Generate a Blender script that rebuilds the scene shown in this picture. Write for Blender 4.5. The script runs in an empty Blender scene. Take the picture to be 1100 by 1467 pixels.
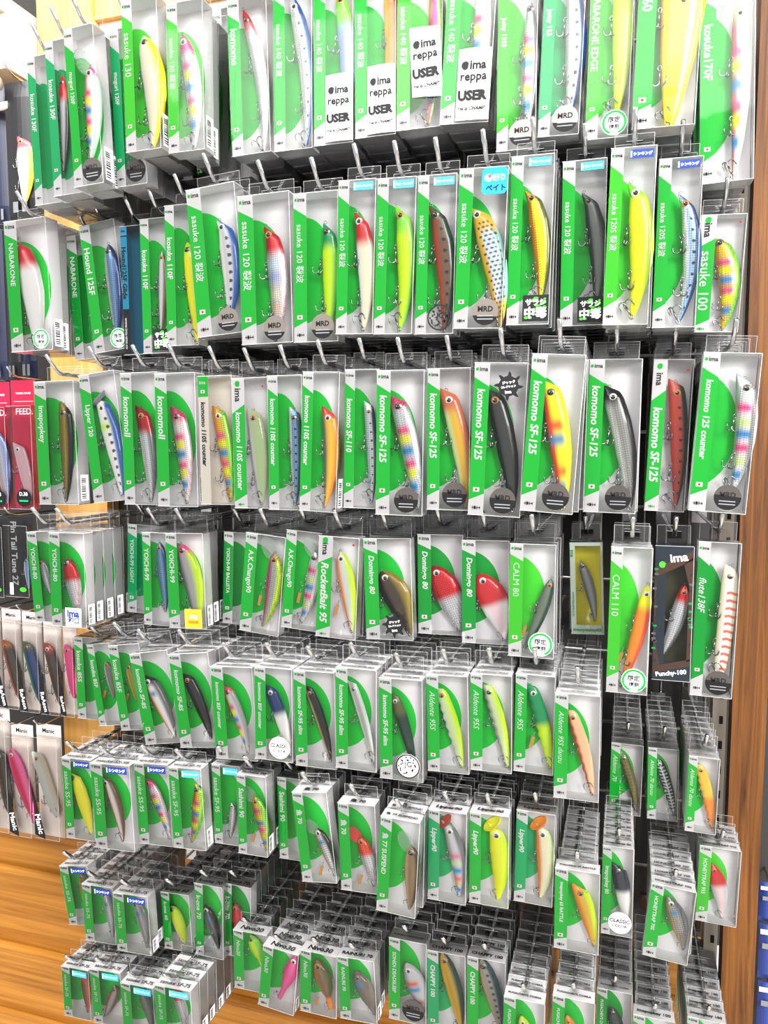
import bpy, math, random
import numpy as np
from mathutils import Vector, Matrix
random.seed(7)
D = bpy.data
SC = bpy.context.scene
C = SC.collection
PI = math.pi

# ---------------------------------------------------------------- camera
EYE = 1.35
cam_d = D.cameras.new('camera'); cam = D.objects.new('camera', cam_d); C.objects.link(cam)
cam_d.sensor_fit = 'VERTICAL'; cam_d.sensor_height = 36.0
cam_d.lens = 36.0 * 1100.0 / 1467.0
cam_d.clip_start = 0.02
cam.location = (0, 0, EYE)
cam.rotation_euler = (math.radians(90 - 5.1), 0, math.radians(17.2))
SC.camera = cam
# ---------------------------------------------------------------- light
world = D.worlds.new('world'); SC.world = world; world.use_nodes = True
world.node_tree.nodes['Background'].inputs[0].default_value = (1.0, 0.98, 0.97, 1)
world.node_tree.nodes['Background'].inputs[1].default_value = 0.62
def area(name, loc, size, power, target, col=(1, 0.98, 0.95)):
    l = D.lights.new(name, 'AREA'); l.shape = 'RECTANGLE'; l.size, l.size_y = size; l.energy = power; l.color = col
    o = D.objects.new(name, l); C.objects.link(o); o.location = loc
    o.rotation_euler = (Vector(target) - Vector(loc)).to_track_quat('-Z', 'Y').to_euler()
    return o
area('ceiling_light_aisle', (1.9, -1.4, 2.6), (2.0, 1.5), 185, (-0.3, 0.8, 0.8))
area('ceiling_light_far', (-0.4, -1.9, 3.0), (3.4, 0.5), 30, (-0.3, 0.8, 1.0))
area('ceiling_light_near', (-0.3, -0.35, 2.95), (3.0, 0.5), 70, (-0.3, 0.75, 0.7))
area('ceiling_light_shelf', (-0.35, 0.25, 2.6), (2.4, 0.2), 9, (-0.35, 0.8, 1.2))
SC.view_settings.view_transform = 'Standard'
SC.view_settings.look = 'None'
SC.view_settings.gamma = 1.0
SC.view_settings.use_curve_mapping = False
SC.view_settings.exposure = 0.54
SC.cycles.transparent_max_bounces = 24
SC.cycles.max_bounces = 6
SC.cycles.glossy_bounces = 3
SC.cycles.transmission_bounces = 4
SC.cycles.caustics_reflective = False
SC.cycles.caustics_refractive = False

# ---------------------------------------------------------------- materials
def lin(c):
    return tuple(((v / 255) / 12.92 if v / 255 <= 0.04045 else (((v / 255) + 0.055) / 1.055) ** 2.4) for v in c)
MATS = {}
def mat(name, rgb, rough=0.5, metal=0.0, coat=0.0):
    if name in MATS: return MATS[name]
    m = D.materials.new(name); m.use_nodes = True
    b = m.node_tree.nodes['Principled BSDF']
    b.inputs['Base Color'].default_value = (*lin(rgb), 1)
    b.inputs['Roughness'].default_value = rough
    b.inputs['Metallic'].default_value = metal
    b.inputs['Coat Weight'].default_value = coat
    if name.startswith(('ink_', 'sticker_dark', 'sticker_foil_shaded', 'white_', 'cream_', 'grey_')): b.inputs['Specular IOR Level'].default_value = 0.15
    MATS[name] = m
    return m
def clear(name, tint, gloss_rough, milky=0.0, ior=1.45, milk_col=(0.9, 0.9, 0.9)):
    m = D.materials.new(name); m.use_nodes = True; nt = m.node_tree; n = nt.nodes; n.clear()
    out = n.new('ShaderNodeOutputMaterial'); tr = n.new('ShaderNodeBsdfTransparent'); gl = n.new('ShaderNodeBsdfGlossy')
    fr = n.new('ShaderNodeFresnel'); mx = n.new('ShaderNodeMixShader')
    tr.inputs[0].default_value = (*tint, 1); gl.inputs['Roughness'].default_value = gloss_rough; fr.inputs[0].default_value = ior
    nz = n.new('ShaderNodeTexNoise'); nz.inputs['Scale'].default_value = 14
    tc = n.new('ShaderNodeTexCoord'); bp = n.new('ShaderNodeBump'); bp.inputs['Strength'].default_value = 0.25; bp.inputs['Distance'].default_value = 0.004
    nt.links.new(tc.outputs['Object'], nz.inputs[0]); nt.links.new(nz.outputs[0], bp.inputs['Height']); nt.links.new(bp.outputs[0], gl.inputs['Normal'])
    src = tr.outputs[0]
    if milky:
        df = n.new('ShaderNodeBsdfDiffuse'); df.inputs[0].default_value = (*milk_col, 1)
        m2 = n.new('ShaderNodeMixShader'); m2.inputs[0].default_value = milky
        nt.links.new(tr.outputs[0], m2.inputs[1]); nt.links.new(df.outputs[0], m2.inputs[2]); src = m2.outputs[0]
    nt.links.new(fr.outputs[0], mx.inputs[0]); nt.links.new(src, mx.inputs[1]); nt.links.new(gl.outputs[0], mx.inputs[2])
    nt.links.new(mx.outputs[0], out.inputs[0])
    MATS[name] = m
    return m
def wood(name, dark, light, scale=1.0, axis='Z', rough=0.35):
    m = D.materials.new(name); m.use_nodes = True; nt = m.node_tree; n = nt.nodes; b = n['Principled BSDF']
    tc = n.new('ShaderNodeTexCoord'); mp = n.new('ShaderNodeMapping'); nz = n.new('ShaderNodeTexNoise'); cr = n.new('ShaderNodeValToRGB')
    s = [70 * scale, 70 * scale, 70 * scale]; s['XYZ'.index(axis)] = 2.2 * scale
    mp.inputs['Scale'].default_value = s
    nz.inputs['Scale'].default_value = 1.0; nz.inputs['Detail'].default_value = 6; nz.inputs['Roughness'].default_value = 0.65; nz.inputs['Distortion'].default_value = 0.6
    cr.color_ramp.elements[0].position = 0.32; cr.color_ramp.elements[0].color = (*lin(dark), 1)
    cr.color_ramp.elements[1].position = 0.66; cr.color_ramp.elements[1].color = (*lin(light), 1)
    nt.links.new(tc.outputs['Object'], mp.inputs[0]); nt.links.new(mp.outputs[0], nz.inputs[0]); nt.links.new(nz.outputs[0], cr.inputs[0])
    nt.links.new(cr.outputs[0], b.inputs['Base Color'])
    b.inputs['Roughness'].default_value = rough; b.inputs['Specular IOR Level'].default_value = 0.25
    bp = n.new('ShaderNodeBump'); bp.inputs['Strength'].default_value = 0.15; bp.inputs['Distance'].default_value = 0.002
    nt.links.new(nz.outputs[0], bp.inputs['Height']); nt.links.new(bp.outputs[0], b.inputs['Normal'])
    MATS[name] = m
    return m
def lure_mat(name, rough, metal, scales=False, alpha=1.0):
    m = D.materials.new(name); m.use_nodes = True; nt = m.node_tree; n = nt.nodes; b = n['Principled BSDF']
    at = n.new('ShaderNodeAttribute'); at.attribute_name = 'paint'
    b.inputs['Roughness'].default_value = rough; b.inputs['Metallic'].default_value = metal
    b.inputs['Coat Weight'].default_value = 0.3; b.inputs['Specular IOR Level'].default_value = 0.35; b.inputs['Coat Roughness'].default_value = 0.08
    if scales:   # pressed scale relief of the foil
        tc = n.new('ShaderNodeTexCoord'); mp = n.new('ShaderNodeMapping'); mp.inputs['Rotation'].default_value = (0, PI / 4, 0)
        br = n.new('ShaderNodeTexChecker'); br.inputs['Scale'].default_value = 620
        br.inputs[1].default_value = (1.25, 1.25, 1.25, 1); br.inputs[2].default_value = (0.62, 0.64, 0.66, 1)
        mu = n.new('ShaderNodeMix'); mu.data_type = 'RGBA'; mu.blend_type = 'MULTIPLY'; mu.inputs[0].default_value = 0.75
        nt.links.new(tc.outputs['Object'], mp.inputs[0]); nt.links.new(mp.outputs[0], br.inputs[0])
        nt.links.new(at.outputs['Color'], mu.inputs[6]); nt.links.new(br.outputs[0], mu.inputs[7]); nt.links.new(mu.outputs[2], b.inputs['Base Color'])
    else:
        nt.links.new(at.outputs['Color'], b.inputs['Base Color'])
    b.inputs['Alpha'].default_value = alpha
    MATS[name] = m
    return m
for m_ in ('white_card', 'cream_card'): mat(m_, (243, 241, 244) if m_ == 'white_card' else (246, 238, 226), 0.6)
for m_ in ('white_card', 'cream_card'):      # thin paper lets some light through
    nt_ = MATS[m_].node_tree; tl = nt_.nodes.new('ShaderNodeBsdfTranslucent'); tl.inputs[0].default_value = (0.9, 0.89, 0.9, 1); mx_ = nt_.nodes.new('ShaderNodeMixShader'); mx_.inputs[0].default_value = 0.2
    nt_.links.new(nt_.nodes['Principled BSDF'].outputs[0], mx_.inputs[1]); nt_.links.new(tl.outputs[0], mx_.inputs[2]); nt_.links.new(mx_.outputs[0], nt_.nodes['Material Output'].inputs[0])
mat('grey_card', (205, 203, 206), 0.5)
mat('ink_green', (22, 196, 58), 0.4); mat('ink_teal', (24, 184, 108), 0.4); mat('ink_lime', (70, 214, 48), 0.4); mat('ink_dark', (8, 166, 56), 0.4)
mat('ink_blue', (30, 150, 190), 0.4); mat('ink_tealblue', (20, 105, 135), 0.4); mat('ink_yellow', (215, 205, 30), 0.4); mat('ink_palegreen', (214, 230, 214), 0.5)
mat('ink_brown', (92, 66, 56), 0.5); mat('ink_navygrey', (48, 58, 70), 0.5); mat('ink_olive', (60, 62, 40), 0.5)
mat('ink_black', (28, 28, 30), 0.45); mat('ink_white', (238, 238, 238), 0.45); mat('ink_red', (215, 45, 40), 0.45); mat('ink_grey', (120, 122, 126), 0.45)
mat('ink_orange', (245, 150, 20), 0.45); mat('ink_amber', (252, 205, 50), 0.45); mat('ink_sky', (62, 160, 215), 0.45); mat('ink_navy', (32, 52, 130), 0.45)
mat('ink_azure', (30, 130, 215), 0.45); mat('ink_pink', (235, 60, 130), 0.45)
mat('sticker_silver', (150, 142, 134), 0.3, 0.9); mat('sticker_dark', (26, 25, 26), 0.4); mat('sticker_foil_shaded', (66, 62, 60), 0.4)
mat('chrome', (200, 200, 202), 0.16, 1.0); mat('hook_steel', (150, 150, 152), 0.22, 1.0); mat('wire_steel', (150, 148, 145), 0.3, 1.0)
mat('eye_white', (240, 238, 230), 0.2); mat('eye_black', (8, 8, 9), 0.08, 0, 0.5); mat('eye_red', (200, 40, 30), 0.2)
mat('gold_weight', (205, 140, 70), 0.4)
clear('clear_plastic', (0.985, 0.985, 0.985), 0.06, 0.0)
clear('tab_plastic', (0.975, 0.98, 0.985), 0.07, 0.01)
clear('plastic_edge', (0.85, 0.85, 0.85), 0.1, 0.38)
clear('clear_lip', (0.88, 0.92, 0.9), 0.05, 0.12)
lure_mat('lure_paint', 0.25, 0.0); lure_mat('lure_foil', 0.28, 0.45, True); lure_mat('lure_clear', 0.12, 0.0, False, 0.72)
wood('oak_board', (52, 26, 8), (116, 72, 30), 1.6, 'Z', 0.55)
wood('honey_wood', (128, 76, 22), (186, 128, 52), 0.8, 'X', 0.4)
wood('yellow_post', (206, 150, 78), (232, 182, 104), 0.8, 'Z', 0.4)
mat('dark_panel', (40, 38, 37), 0.7); mat('upright_cream', (214, 202, 184), 0.45); mat('slot_dark', (30, 28, 26), 0.8)
mat('shelf_metal', (196, 192, 186), 0.4); mat('floor_dark', (170, 165, 158), 0.5)
mat('pack_black', (24, 24, 28), 0.35); mat('pack_navy', (28, 32, 58), 0.35); mat('pack_red', (190, 20, 62), 0.35); mat('pack_cream', (236, 222, 214), 0.5)
mat('pack_blue', (40, 60, 130), 0.4); mat('pack_ring', (214, 200, 194), 0.5)

COL = dict(white=(242, 240, 238), cream=(240, 232, 200), pearl=(232, 222, 214), silver=(205, 206, 210), silvergray=(168, 168, 168), gray=(110, 112, 114), scalegray=(150, 150, 146),
  black=(20, 20, 22), smoke=(48, 54, 52), smokelight=(120, 126, 122), red=(212, 36, 44), darkred=(170, 28, 34), redorange=(236, 78, 46), orange=(246, 140, 40), gold=(228, 180, 52), goldyellow=(240, 196, 66),
  yellow=(246, 240, 30), chart=(200, 240, 20), chartyellow=(236, 246, 24), lime=(130, 222, 60), palegreen=(206, 226, 160), pearlgreen=(190, 220, 200), greendark=(20, 150, 86), darkgreen=(28, 62, 48), seagreen=(120, 170, 160),
  olive=(92, 98, 48), olivelight=(128, 130, 70), olivegold=(140, 124, 66), darkgold=(150, 128, 40), darkyellow=(190, 150, 24), brown=(112, 80, 56), darkbrown=(70, 56, 44), bronze=(134, 108, 76), tan=(196, 164, 120), copper=(204, 108, 70),
  rust=(196, 84, 50), brickred=(182, 62, 46), peach=(248, 196, 150), pink=(240, 70, 140), hotpink=(250, 100, 170), pinkwhite=(244, 214, 220), pinkedge=(232, 70, 120), pinkred=(236, 90, 100), lavender=(150, 168, 232), bluewhite=(206, 224, 238),
  blue=(38, 92, 172), navy=(28, 56, 110), navydark=(20, 34, 52), navyblue=(40, 70, 120), bluesilver=(150, 180, 210), scaleblue=(110, 150, 190), darkteal=(24, 62, 74), clearwhite=(214, 220, 212), cleargreen=(184, 206, 150), greengray=(110, 124, 104),
  graybrown=(126, 116, 104), candyL=(226, 120, 120), clearpink=(232, 190, 200), orangebrown=(176, 92, 30), hotred=(226, 40, 90), tanlight=(214, 200, 176))
COLL = {k: np.array(lin(v)) for k, v in COL.items()}

# ---------------------------------------------------------------- mesh builder
class MB:
    def __init__(self): self.v = []; self.f = []; self.m = []; self.mats = []
    def mi(self, name):
        if name not in self.mats: self.mats.append(name)
        return self.mats.index(name)
    def poly(self, pts, m):
        o = len(self.v); self.v += [tuple(p) for p in pts]; self.f.append(tuple(range(o, o + len(pts)))); self.m.append(self.mi(m))
    def raw(self, vs, fs, m):
        o = len(self.v); self.v += [tuple(p) for p in vs]; k = self.mi(m)
        for f in fs: self.f.append(tuple(i + o for i in f)); self.m.append(k)
    def box(self, a, b, m):
        x0, y0, z0 = a; x1, y1, z1 = b
        vs = [(x0, y0, z0), (x1, y0, z0), (x1, y1, z0), (x0, y1, z0), (x0, y0, z1), (x1, y0, z1), (x1, y1, z1), (x0, y1, z1)]
        self.raw(vs, [(0, 3, 2, 1), (4, 5, 6, 7), (0, 1, 5, 4), (1, 2, 6, 5), (2, 3, 7, 6), (3, 0, 4, 7)], m)
    def tube(self, pts, r, m, n=8, cap=True):
        pts = [Vector(p) for p in pts]; rings = []; up = Vector((0.31, 0.17, 0.93))
        for i, p in enumerate(pts):
            t = (pts[min(i + 1, len(pts) - 1)] - pts[max(i - 1, 0)]).normalized()
            a = t.cross(up)
            if a.length < 1e-3: a = t.cross(Vector((1, 0, 0)))
            a.normalize(); b = t.cross(a)
            rr = r[i] if isinstance(r, (list, tuple)) else r
            rings.append([p + (a * math.cos(2 * PI * k / n) + b * math.sin(2 * PI * k / n)) * rr for k in range(n)])
        vs = [q for ring in rings for q in ring]; fs = []
        for i in range(len(rings) - 1):
            for k in range(n):
                fs.append((i * n + k, i * n + (k + 1) % n, (i + 1) * n + (k + 1) % n, (i + 1) * n + k))
        if cap: fs.append(tuple(range(n - 1, -1, -1))); fs.append(tuple(range((len(rings) - 1) * n, len(rings) * n)))
        self.raw(vs, fs, m)
    def disc(self, cx, y, cz, rx, rz, m, n=28, a0=0, a1=2 * PI):
        self.poly([(cx + rx * math.cos(a0 + (a1 - a0) * k / n), y, cz + rz * math.sin(a0 + (a1 - a0) * k / n)) for k in range(n)], m)
    def rect(self, x0, x1, y, z0, z1, m): self.poly([(x0, y, z0), (x1, y, z0), (x1, y, z1), (x0, y, z1)], m)
    def add(self, other, M=None):
        o = len(self.v)
        if M is None: self.v += other.v
        else: self.v += [tuple(M @ Vector(p)) for p in other.v]
        ks = [self.mi(n) for n in other.mats]
        for f, k in zip(other.f, other.m): self.f.append(tuple(i + o for i in f)); self.m.append(ks[k])
    def mesh(self, name, smooth=False):
        me = D.meshes.new(name); me.from_pydata(self.v, [], self.f)
        for n in self.mats: me.materials.append(MATS[n])
        me.polygons.foreach_set('material_index', self.m)
        if smooth: me.polygons.foreach_set('use_smooth', [True] * len(self.f))
        me.update(); return me
    def build(self, name, parent=None, smooth=False):
        o = D.objects.new(name, self.mesh(name, smooth)); C.objects.link(o); o.parent = parent; return o
def empty(name, loc, rot=(0, 0, 0)):
    o = D.objects.new(name, None); C.objects.link(o); o.location = loc; o.rotation_euler = rot; o.empty_display_size = 0.01; return o
def tag(o, label=None, cat=None, group=None, kind=None):
    if label: o['label'] = label
    if cat: o['category'] = cat
    if group: o['group'] = group
    if kind: o['kind'] = kind
    return o
def inst(name, me, parent, loc=(0, 0, 0), rot=(0, 0, 0), sc=(1, 1, 1)):
    o = D.objects.new(name, me); C.objects.link(o); o.parent = parent; o.location = loc; o.rotation_euler = rot; o.scale = sc; return o
def struct(name, mb, **k): return tag(mb.build(name, **k), kind='structure')

# ---------------------------------------------------------------- lettering
DATA = [
 (1, 1, 0, -0.675, 0.777, 1.6314, 0.0383, 0.1685, 0.022, 0.0276, 'kosuke 130F', 'teal', '', None),
 (2, 1, 1, -0.6309, 0.757, 1.6319, 0.0389, 0.1695, 0.022, 0.0353, 'kosuke 130F', 'teal', '', [0.0134, 0.1369, 0.0066, 0.0279, 0.0115, 0.05, 'minnow', 'gray/silver/black;h=red:.25', 'red-headed grey']),
 (3, 1, 2, -0.5853, 0.735, 1.6309, 0.0389, 0.1668, 0.022, 0.0469, 'moguri 120F', 'green', 'mrd,bar', [0.0238, 0.1291, 0.016, 0.0293, 0.0172, 0.1, 'diver', 'candyL/white/pearlgreen;h=pink:.10;bars=candyL', 'pearl white rainbow-bellied']),
 (4, 1, 3, -0.5542, 0.768, 1.6381, 0.0404, 0.1697, 0.022, 0.0282, 'moguri 120F', 'teal', 'mrd', None),
 (5, 1, 4, -0.5248, 0.745, 1.6649, 0.0445, 0.1571, 0.022, 0.0095, 'sasuke 130', 'lime', 'bar', [0.0206, 0.1234, 0.0272, 0.0054, 0.0227, 0.16, 'minnow', 'pearl/cream/yellow;eye', 'yellow-backed pearl']),
 (6, 1, 5, -0.4782, 0.755, 1.6627, 0.0443, 0.1532, 0.022, -0.0064, 'sasuke 120 裂波', 'lime', 'bar', [0.0131, 0.1261, 0.0254, 0.0053, 0.0163, 0.12, 'minnow', 'white/silver/pearl;h=pink:.18;bars=candy;foil', 'pink-headed rainbow']),
 (19, 1, 6, -0.5067, 0.83, 1.6606, 0.0431, 0.1576, 0.022, 0.0266, 'sasuke 140', 'green', 'sarashi', None),
 (7, 1, 7, -0.4595, 0.83, 1.6552, 0.0426, 0.1907, 0.022, 0.0304, 'sasuke 140', 'green', '', None),
 (8, 1, 8, -0.4204, 0.79, 1.6649, 0.0474, 0.1649, 0.022, 0.0214, 'komomo', 'green', '', [0.0144, 0.1576, 0.0331, 0.0014, 0.0128, 0.14, 'minnow', 'silver/silver/pinkwhite;h=red:.16;foil', 'red-headed silver scaled']),
 (9, 1, 9, -0.373, 0.797, 1.6674, 0.0457, 0.1754, 0.022, -0.0046, 'sasuke 140 裂波', 'green', '', [0.0173, 0.1648, 0.0328, 0.0038, 0.0157, 0.14, 'minnow', 'white/silver/blue;dots;foil', 'deep blue sardine']),
 (10, 1, 10, -0.3269, 0.799, 1.669, 0.0454, 0.1707, 0.022, -0.0041, 'sasuke 140 裂波', 'green', 'user', [0.0254, 0.1619, 0.03, 0.012, 0.016, 0.12, 'minnow', 'lavender/lavender/bluewhite;h=lime:.25', 'lime-headed lavender']),
 (11, 1, 11, -0.2802, 0.8, 1.672, 0.0455, 0.1639, 0.022, 0.0011, 'sasuke 140 裂波', 'green', 'user', [0.0336, 0.1579, 0.0288, 0.0076, 0.0154, 0.12, 'minnow', 'gold/orange/redorange', 'red and gold']),
 (12, 1, 12, -0.2347, 0.8, 1.6746, 0.0483, 0.1567, 0.022, -0.0081, 'sasuke 140 裂波', 'lime', 'usertilt', [0.0361, 0.1494, 0.0314, 0.0046, 0.0141, 0.08, 'minnow', 'gold/pink/lime;bars=candy;foil', 'lime-backed pink and gold foil']),
 (13, 1, 13, -0.1863, 0.7911, 1.6719, 0.0501, 0.1486, 0.022, -0.0557, 'sasuke 140 裂波', 'green', 'user', [0.0334, 0.1417, 0.0324, 0.0073, 0.0149, 0.06, 'minnow', 'white/white/pearl;bars=candyL', 'white rainbow-edged']),
 (14, 1, 14, -0.1284, 0.7909, 1.6389, 0.039, 0.1758, 0.022, -0.0026, 'Jetty 135S', 'lime', 'mrd', [0.0302, 0.1424, 0.0285, 0.02, 0.0144, 0.03, 'jig', 'silver/silver/gray;bars=candy;foil', 'silver rainbow-banded jig']),
 (15, 1, 15, -0.0891, 0.8, 1.6519, 0.0401, 0.1636, 0.022, -0.0315, 'Jetty 155', 'teal', 'mrd2', [0.024, 0.1574, 0.0284, 0.0214, 0.0168, 0.1, 'jig', 'white/silver/blue;dots;foil', 'blue foil sardine']),
 (16, 1, 16, -0.0434, 0.8, 1.6441, 0.04, 0.1668, 0.022, -0.0201, 'NABARONE EDGE', 'lime', 'gentei', [0.027, 0.16, 0.0282, 0.0221, 0.0162, 0.06, 'minnow', 'chart/chart/chart', 'plain chartreuse']),
 (17, 1, 17, -0.0001, 0.79, 1.6452, 0.0561, 0.1524, 0.022, -0.0253, '160', 'green', '', [0.0416, 0.1591, 0.0334, 0.0028, 0.0328, 0.02, 'big', 'orange/yellow/yellow', 'huge yellow orange-bellied']),
 (18, 1, 18, 0.0666, 0.86, 1.6101, 0.0506, 0.1976, 0.022, 0.0274, 'kosuke170F', 'green', '', [0.0366, 0.1773, 0.0332, 0.0051, 0.0148, 0.06, 'minnow', 'candyL/white/white;bars=candyL;h=palegreen:.1', 'white rainbow-sided']),
 (21, 2, 0, -0.729, 0.788, 1.4626, 0.063, 0.158, 0.022, 0.0269, 'NABARONE', 'green', 'gentei,bar', [0.0116, 0.1389, 0.0296, 0.0012, 0.0263, 0.13, 'lipmin', 'white/white/white;h=red:.26', 'red-headed white']),
 (22, 2, 1, -0.6721, 0.8338, 1.4561, 0.0478, 0.1544, 0.022, 0.046, 'NABARONE', 'dark', '', None),
 (23, 2, 2, -0.6245, 0.8108, 1.4599, 0.0514, 0.1544, 0.022, 0.1111, 'Hound 125F', 'green', 'gentei', [0.0318, 0.1303, 0.0268, 0.0146, 0.018, 0.08, 'minnow', 'white/scaleblue/navy;foil', 'blue mackerel-scaled']),
 (24, 2, 3, -0.5728, 0.7988, 1.4552, 0.0305, 0.1496, 0.022, 0.0099, 'Hound125F Glide', 'blue', '', None),
 (25, 2, 4, -0.5423, 0.7925, 1.4551, 0.0397, 0.1537, 0.022, 0.0043, 'kosuke 110F', 'green', 'sarashi', [0.0225, 0.1189, 0.0174, 0.0227, 0.0103, 0.03, 'minnow', 'gray/silver/brown', 'slim grey-brown']),
 (26, 2, 5, -0.5023, 0.7805, 1.4611, 0.0412, 0.156, 0.022, -0.0028, 'kosuke 110F', 'green', '', [0.0226, 0.1174, 0.0327, 0.0019, 0.0144, 0.04, 'minnow', 'yellow/yellow/yellow;h=chart:.1', 'plain yellow']),
 (27, 2, 6, -0.4488, 0.7578, 1.4655, 0.0594, 0.158, 0.022, 0.0733, 'sasuke 120 裂波', 'green', 'mrd', [0.0369, 0.1243, 0.0345, 0.0174, 0.0186, 0.14, 'sasuke', 'white/silver/blue;dots', 'blue-backed black-dotted sardine']),
 (28, 2, 7, -0.3891, 0.7458, 1.4539, 0.0595, 0.1528, 0.022, 0.0188, 'sasuke 120 裂波', 'green', 'mrd', [0.0316, 0.123, 0.035, 0.0035, 0.0176, 0.12, 'sasuke', 'silver/silver/pinkwhite;h=red:.24;bars=pastel;foil', 'red-headed pastel foil']),
 (29, 2, 8, -0.3296, 0.7469, 1.4544, 0.0495, 0.1497, 0.022, -0.0036, 'sasuke 120 裂波', 'green', 'mrd', [0.0349, 0.121, 0.0338, 0.0082, 0.0146, 0.06, 'sasuke', 'chart/chart/lime;h=greendark:.2', 'green-faced chartreuse']),
 (30, 2, 9, -0.2802, 0.7383, 1.4597, 0.0399, 0.1496, 0.022, -0.0258, 'sasuke 120 裂波', 'green', 'floating', [0.0199, 0.1216, 0.0263, 0.0047, 0.0148, 0.1, 'sasuke', 'white/cream/cream;h=red:.26', 'red-headed cream']),
 (31, 2, 10, -0.2402, 0.7385, 1.4581, 0.0401, 0.1493, 0.022, -0.0301, 'sasuke 120 裂波', 'green', 'floating', [0.0221, 0.1258, 0.0246, 0.0048, 0.0157, 0.12, 'sasuke', 'chart/chart/lime;h=lime:.2', 'lime-headed chartreuse']),
 (32, 2, 11, -0.1985, 0.7411, 1.4567, 0.039, 0.1501, 0.022, -0.0196, 'sasuke 120 裂波', 'green', 'floating,stamp', [0.0157, 0.1251, 0.0273, 0.003, 0.016, 0.12, 'sasuke', 'brickred/brown/darkgreen;dots', 'brick-bellied dark green']),
 (33, 2, 12, -0.1595, 0.7397, 1.4603, 0.0468, 0.1485, 0.022, -0.0349, 'sasuke 120 裂波', 'green', 'mrd,horibait', [0.0152, 0.1173, 0.0442, 0.0026, 0.0189, 0.13, 'sasuke', 'gold/bluewhite/seagreen;h=gold:.22;t=gold:.2;dotsall', 'gold-headed spotted pearl blue']),
 (34, 2, 13, -0.1106, 0.7522, 1.4632, 0.0407, 0.156, 0.022, -0.0196, 'sasuke 120 裂波', 'green', 'floating,sarashi', [0.0185, 0.1281, 0.031, 0.0227, 0.0151, 0.12, 'sasuke', 'orange/yellow/olive;foil', 'orange-bellied yellow']),
 (35, 2, 14, -0.0633, 0.7934, 1.4657, 0.0423, 0.158, 0.022, 0.0009, 'sasuke 120 裂波', 'green', 'floating,sarashi', [0.0242, 0.1304, 0.034, 0.0186, 0.0146, 0.12, 'sasuke', 'smoke/smokelight/smoke', 'smoky dark grey']),
 (36, 2, 15, -0.0214, 0.7535, 1.4594, 0.0402, 0.158, 0.022, -0.026, 'sasuke 120S 裂波', 'lime', 'sinking', [0.0235, 0.1298, 0.0263, 0.007, 0.0177, 0.12, 'sasuke', 'yellow/chartyellow/chart;h=lime:.1', 'bright yellow chartreuse']),
 (37, 2, 16, 0.0237, 0.8015, 1.4616, 0.0396, 0.158, 0.022, -0.0145, 'sasuke 120S 裂波', 'green', 'sinking', [0.0247, 0.1276, 0.0247, 0.005, 0.0138, 0.18, 'sasuke', 'white/bluesilver/navyblue;dots;foil', 'navy blue dotted sardine']),
 (38, 2, 17, 0.064, 0.8479, 1.4622, 0.0428, 0.115, 0.017, -0.0402, 'sasuke 100', 'big', '', [0.0186, 0.0964, 0.029, 0.0026, 0.0175, 0.2, 'sasuke', 'gold/gold/lime;bars=candy;foil', 'lime-backed candy-barred gold']),
 (41, 3, 0, -0.6878, 0.7788, 1.275, 0.0591, 0.15, 0.022, 0.0136, 'imapopkey', 'green', 'bar', [0.0354, 0.1217, 0.0316, 0.0024, 0.0163, 0.05, 'popper', 'olivegold/darkgold/black;foil', 'black-backed olive gold']),
 (42, 3, 1, -0.6139, 0.7866, 1.2774, 0.0519, 0.1552, 0.022, 0.1086, 'Lipper 120', 'green', '', [0.0211, 0.1229, 0.0343, 0.0064, 0.0199, 0.08, 'lipper', 'white/white/blue;dots;bars=greenpatch', 'white and green black-dotted']),
 (43, 3, 2, -0.5618, 0.775, 1.2782, 0.0506, 0.1536, 0.022, 0.0083, 'komomoII', 'green', '', [0.0202, 0.1129, 0.0301, 0.0025, 0.0161, 0.08, 'komomo', 'white/silver/gray;h=darkred:.25;foil', 'dark red-headed silver']),
 (44, 3, 3, -0.5042, 0.757, 1.2789, 0.0523, 0.1494, 0.022, 0.0061, 'komomoII', 'green', 'bar', [0.0215, 0.1098, 0.0316, 0.0028, 0.0162, 0.08, 'komomo', 'silver/pearl/pinkwhite;h=pinkedge:.12;bars=candy;foil', 'pink-topped rainbow foil']),
 (45, 3, 4, -0.4483, 0.757, 1.2822, 0.0426, 0.1416, 0.022, 0.0129, 'komomo 110S counter', 'whitestrip', '', [0.0188, 0.1065, 0.0318, 0.0022, 0.0147, 0.05, 'komomo', 'orange/gold/lime;bars=candy;foil', 'green-topped gold rainbow']),
 (46, 3, 5, -0.405, 0.7538, 1.2793, 0.044, 0.141, 0.022, 0.0166, 'komomo 110S counter', 'big', '', [0.0211, 0.1063, 0.0279, 0.0031, 0.0159, 0.05, 'komomo', 'clearwhite/cleargreen/cleargreen;clear', 'translucent pale green']),
 (47, 3, 6, -0.361, 0.7481, 1.2793, 0.0399, 0.1422, 0.022, 0.0025, 'komomo 110S counter', 'green', '', [0.0262, 0.1064, 0.0265, 0.0041, 0.0121, 0.04, 'komomo', 'white/scaleblue/darkteal;foil;dots', 'dark teal scaled']),
 (48, 3, 7, -0.3209, 0.7361, 1.2806, 0.0412, 0.1431, 0.022, -0.0378, 'komomo 110S counter', 'green', 'bar', [0.0248, 0.1052, 0.0248, 0.0035, 0.0139, 0.12, 'komomo', 'gray/gold/orange;h=red:.06', 'orange-backed gold']),
 (49, 3, 8, -0.2769, 0.7494, 1.2835, 0.0377, 0.1423, 0.022, -0.0185, 'komomo SF-110', 'green', '', [0.0226, 0.1082, 0.0281, 0.0046, 0.0099, 0.05, 'komomo', 'bluewhite/silver/darkteal;dots;foil', 'slim teal sardine']),
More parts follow.
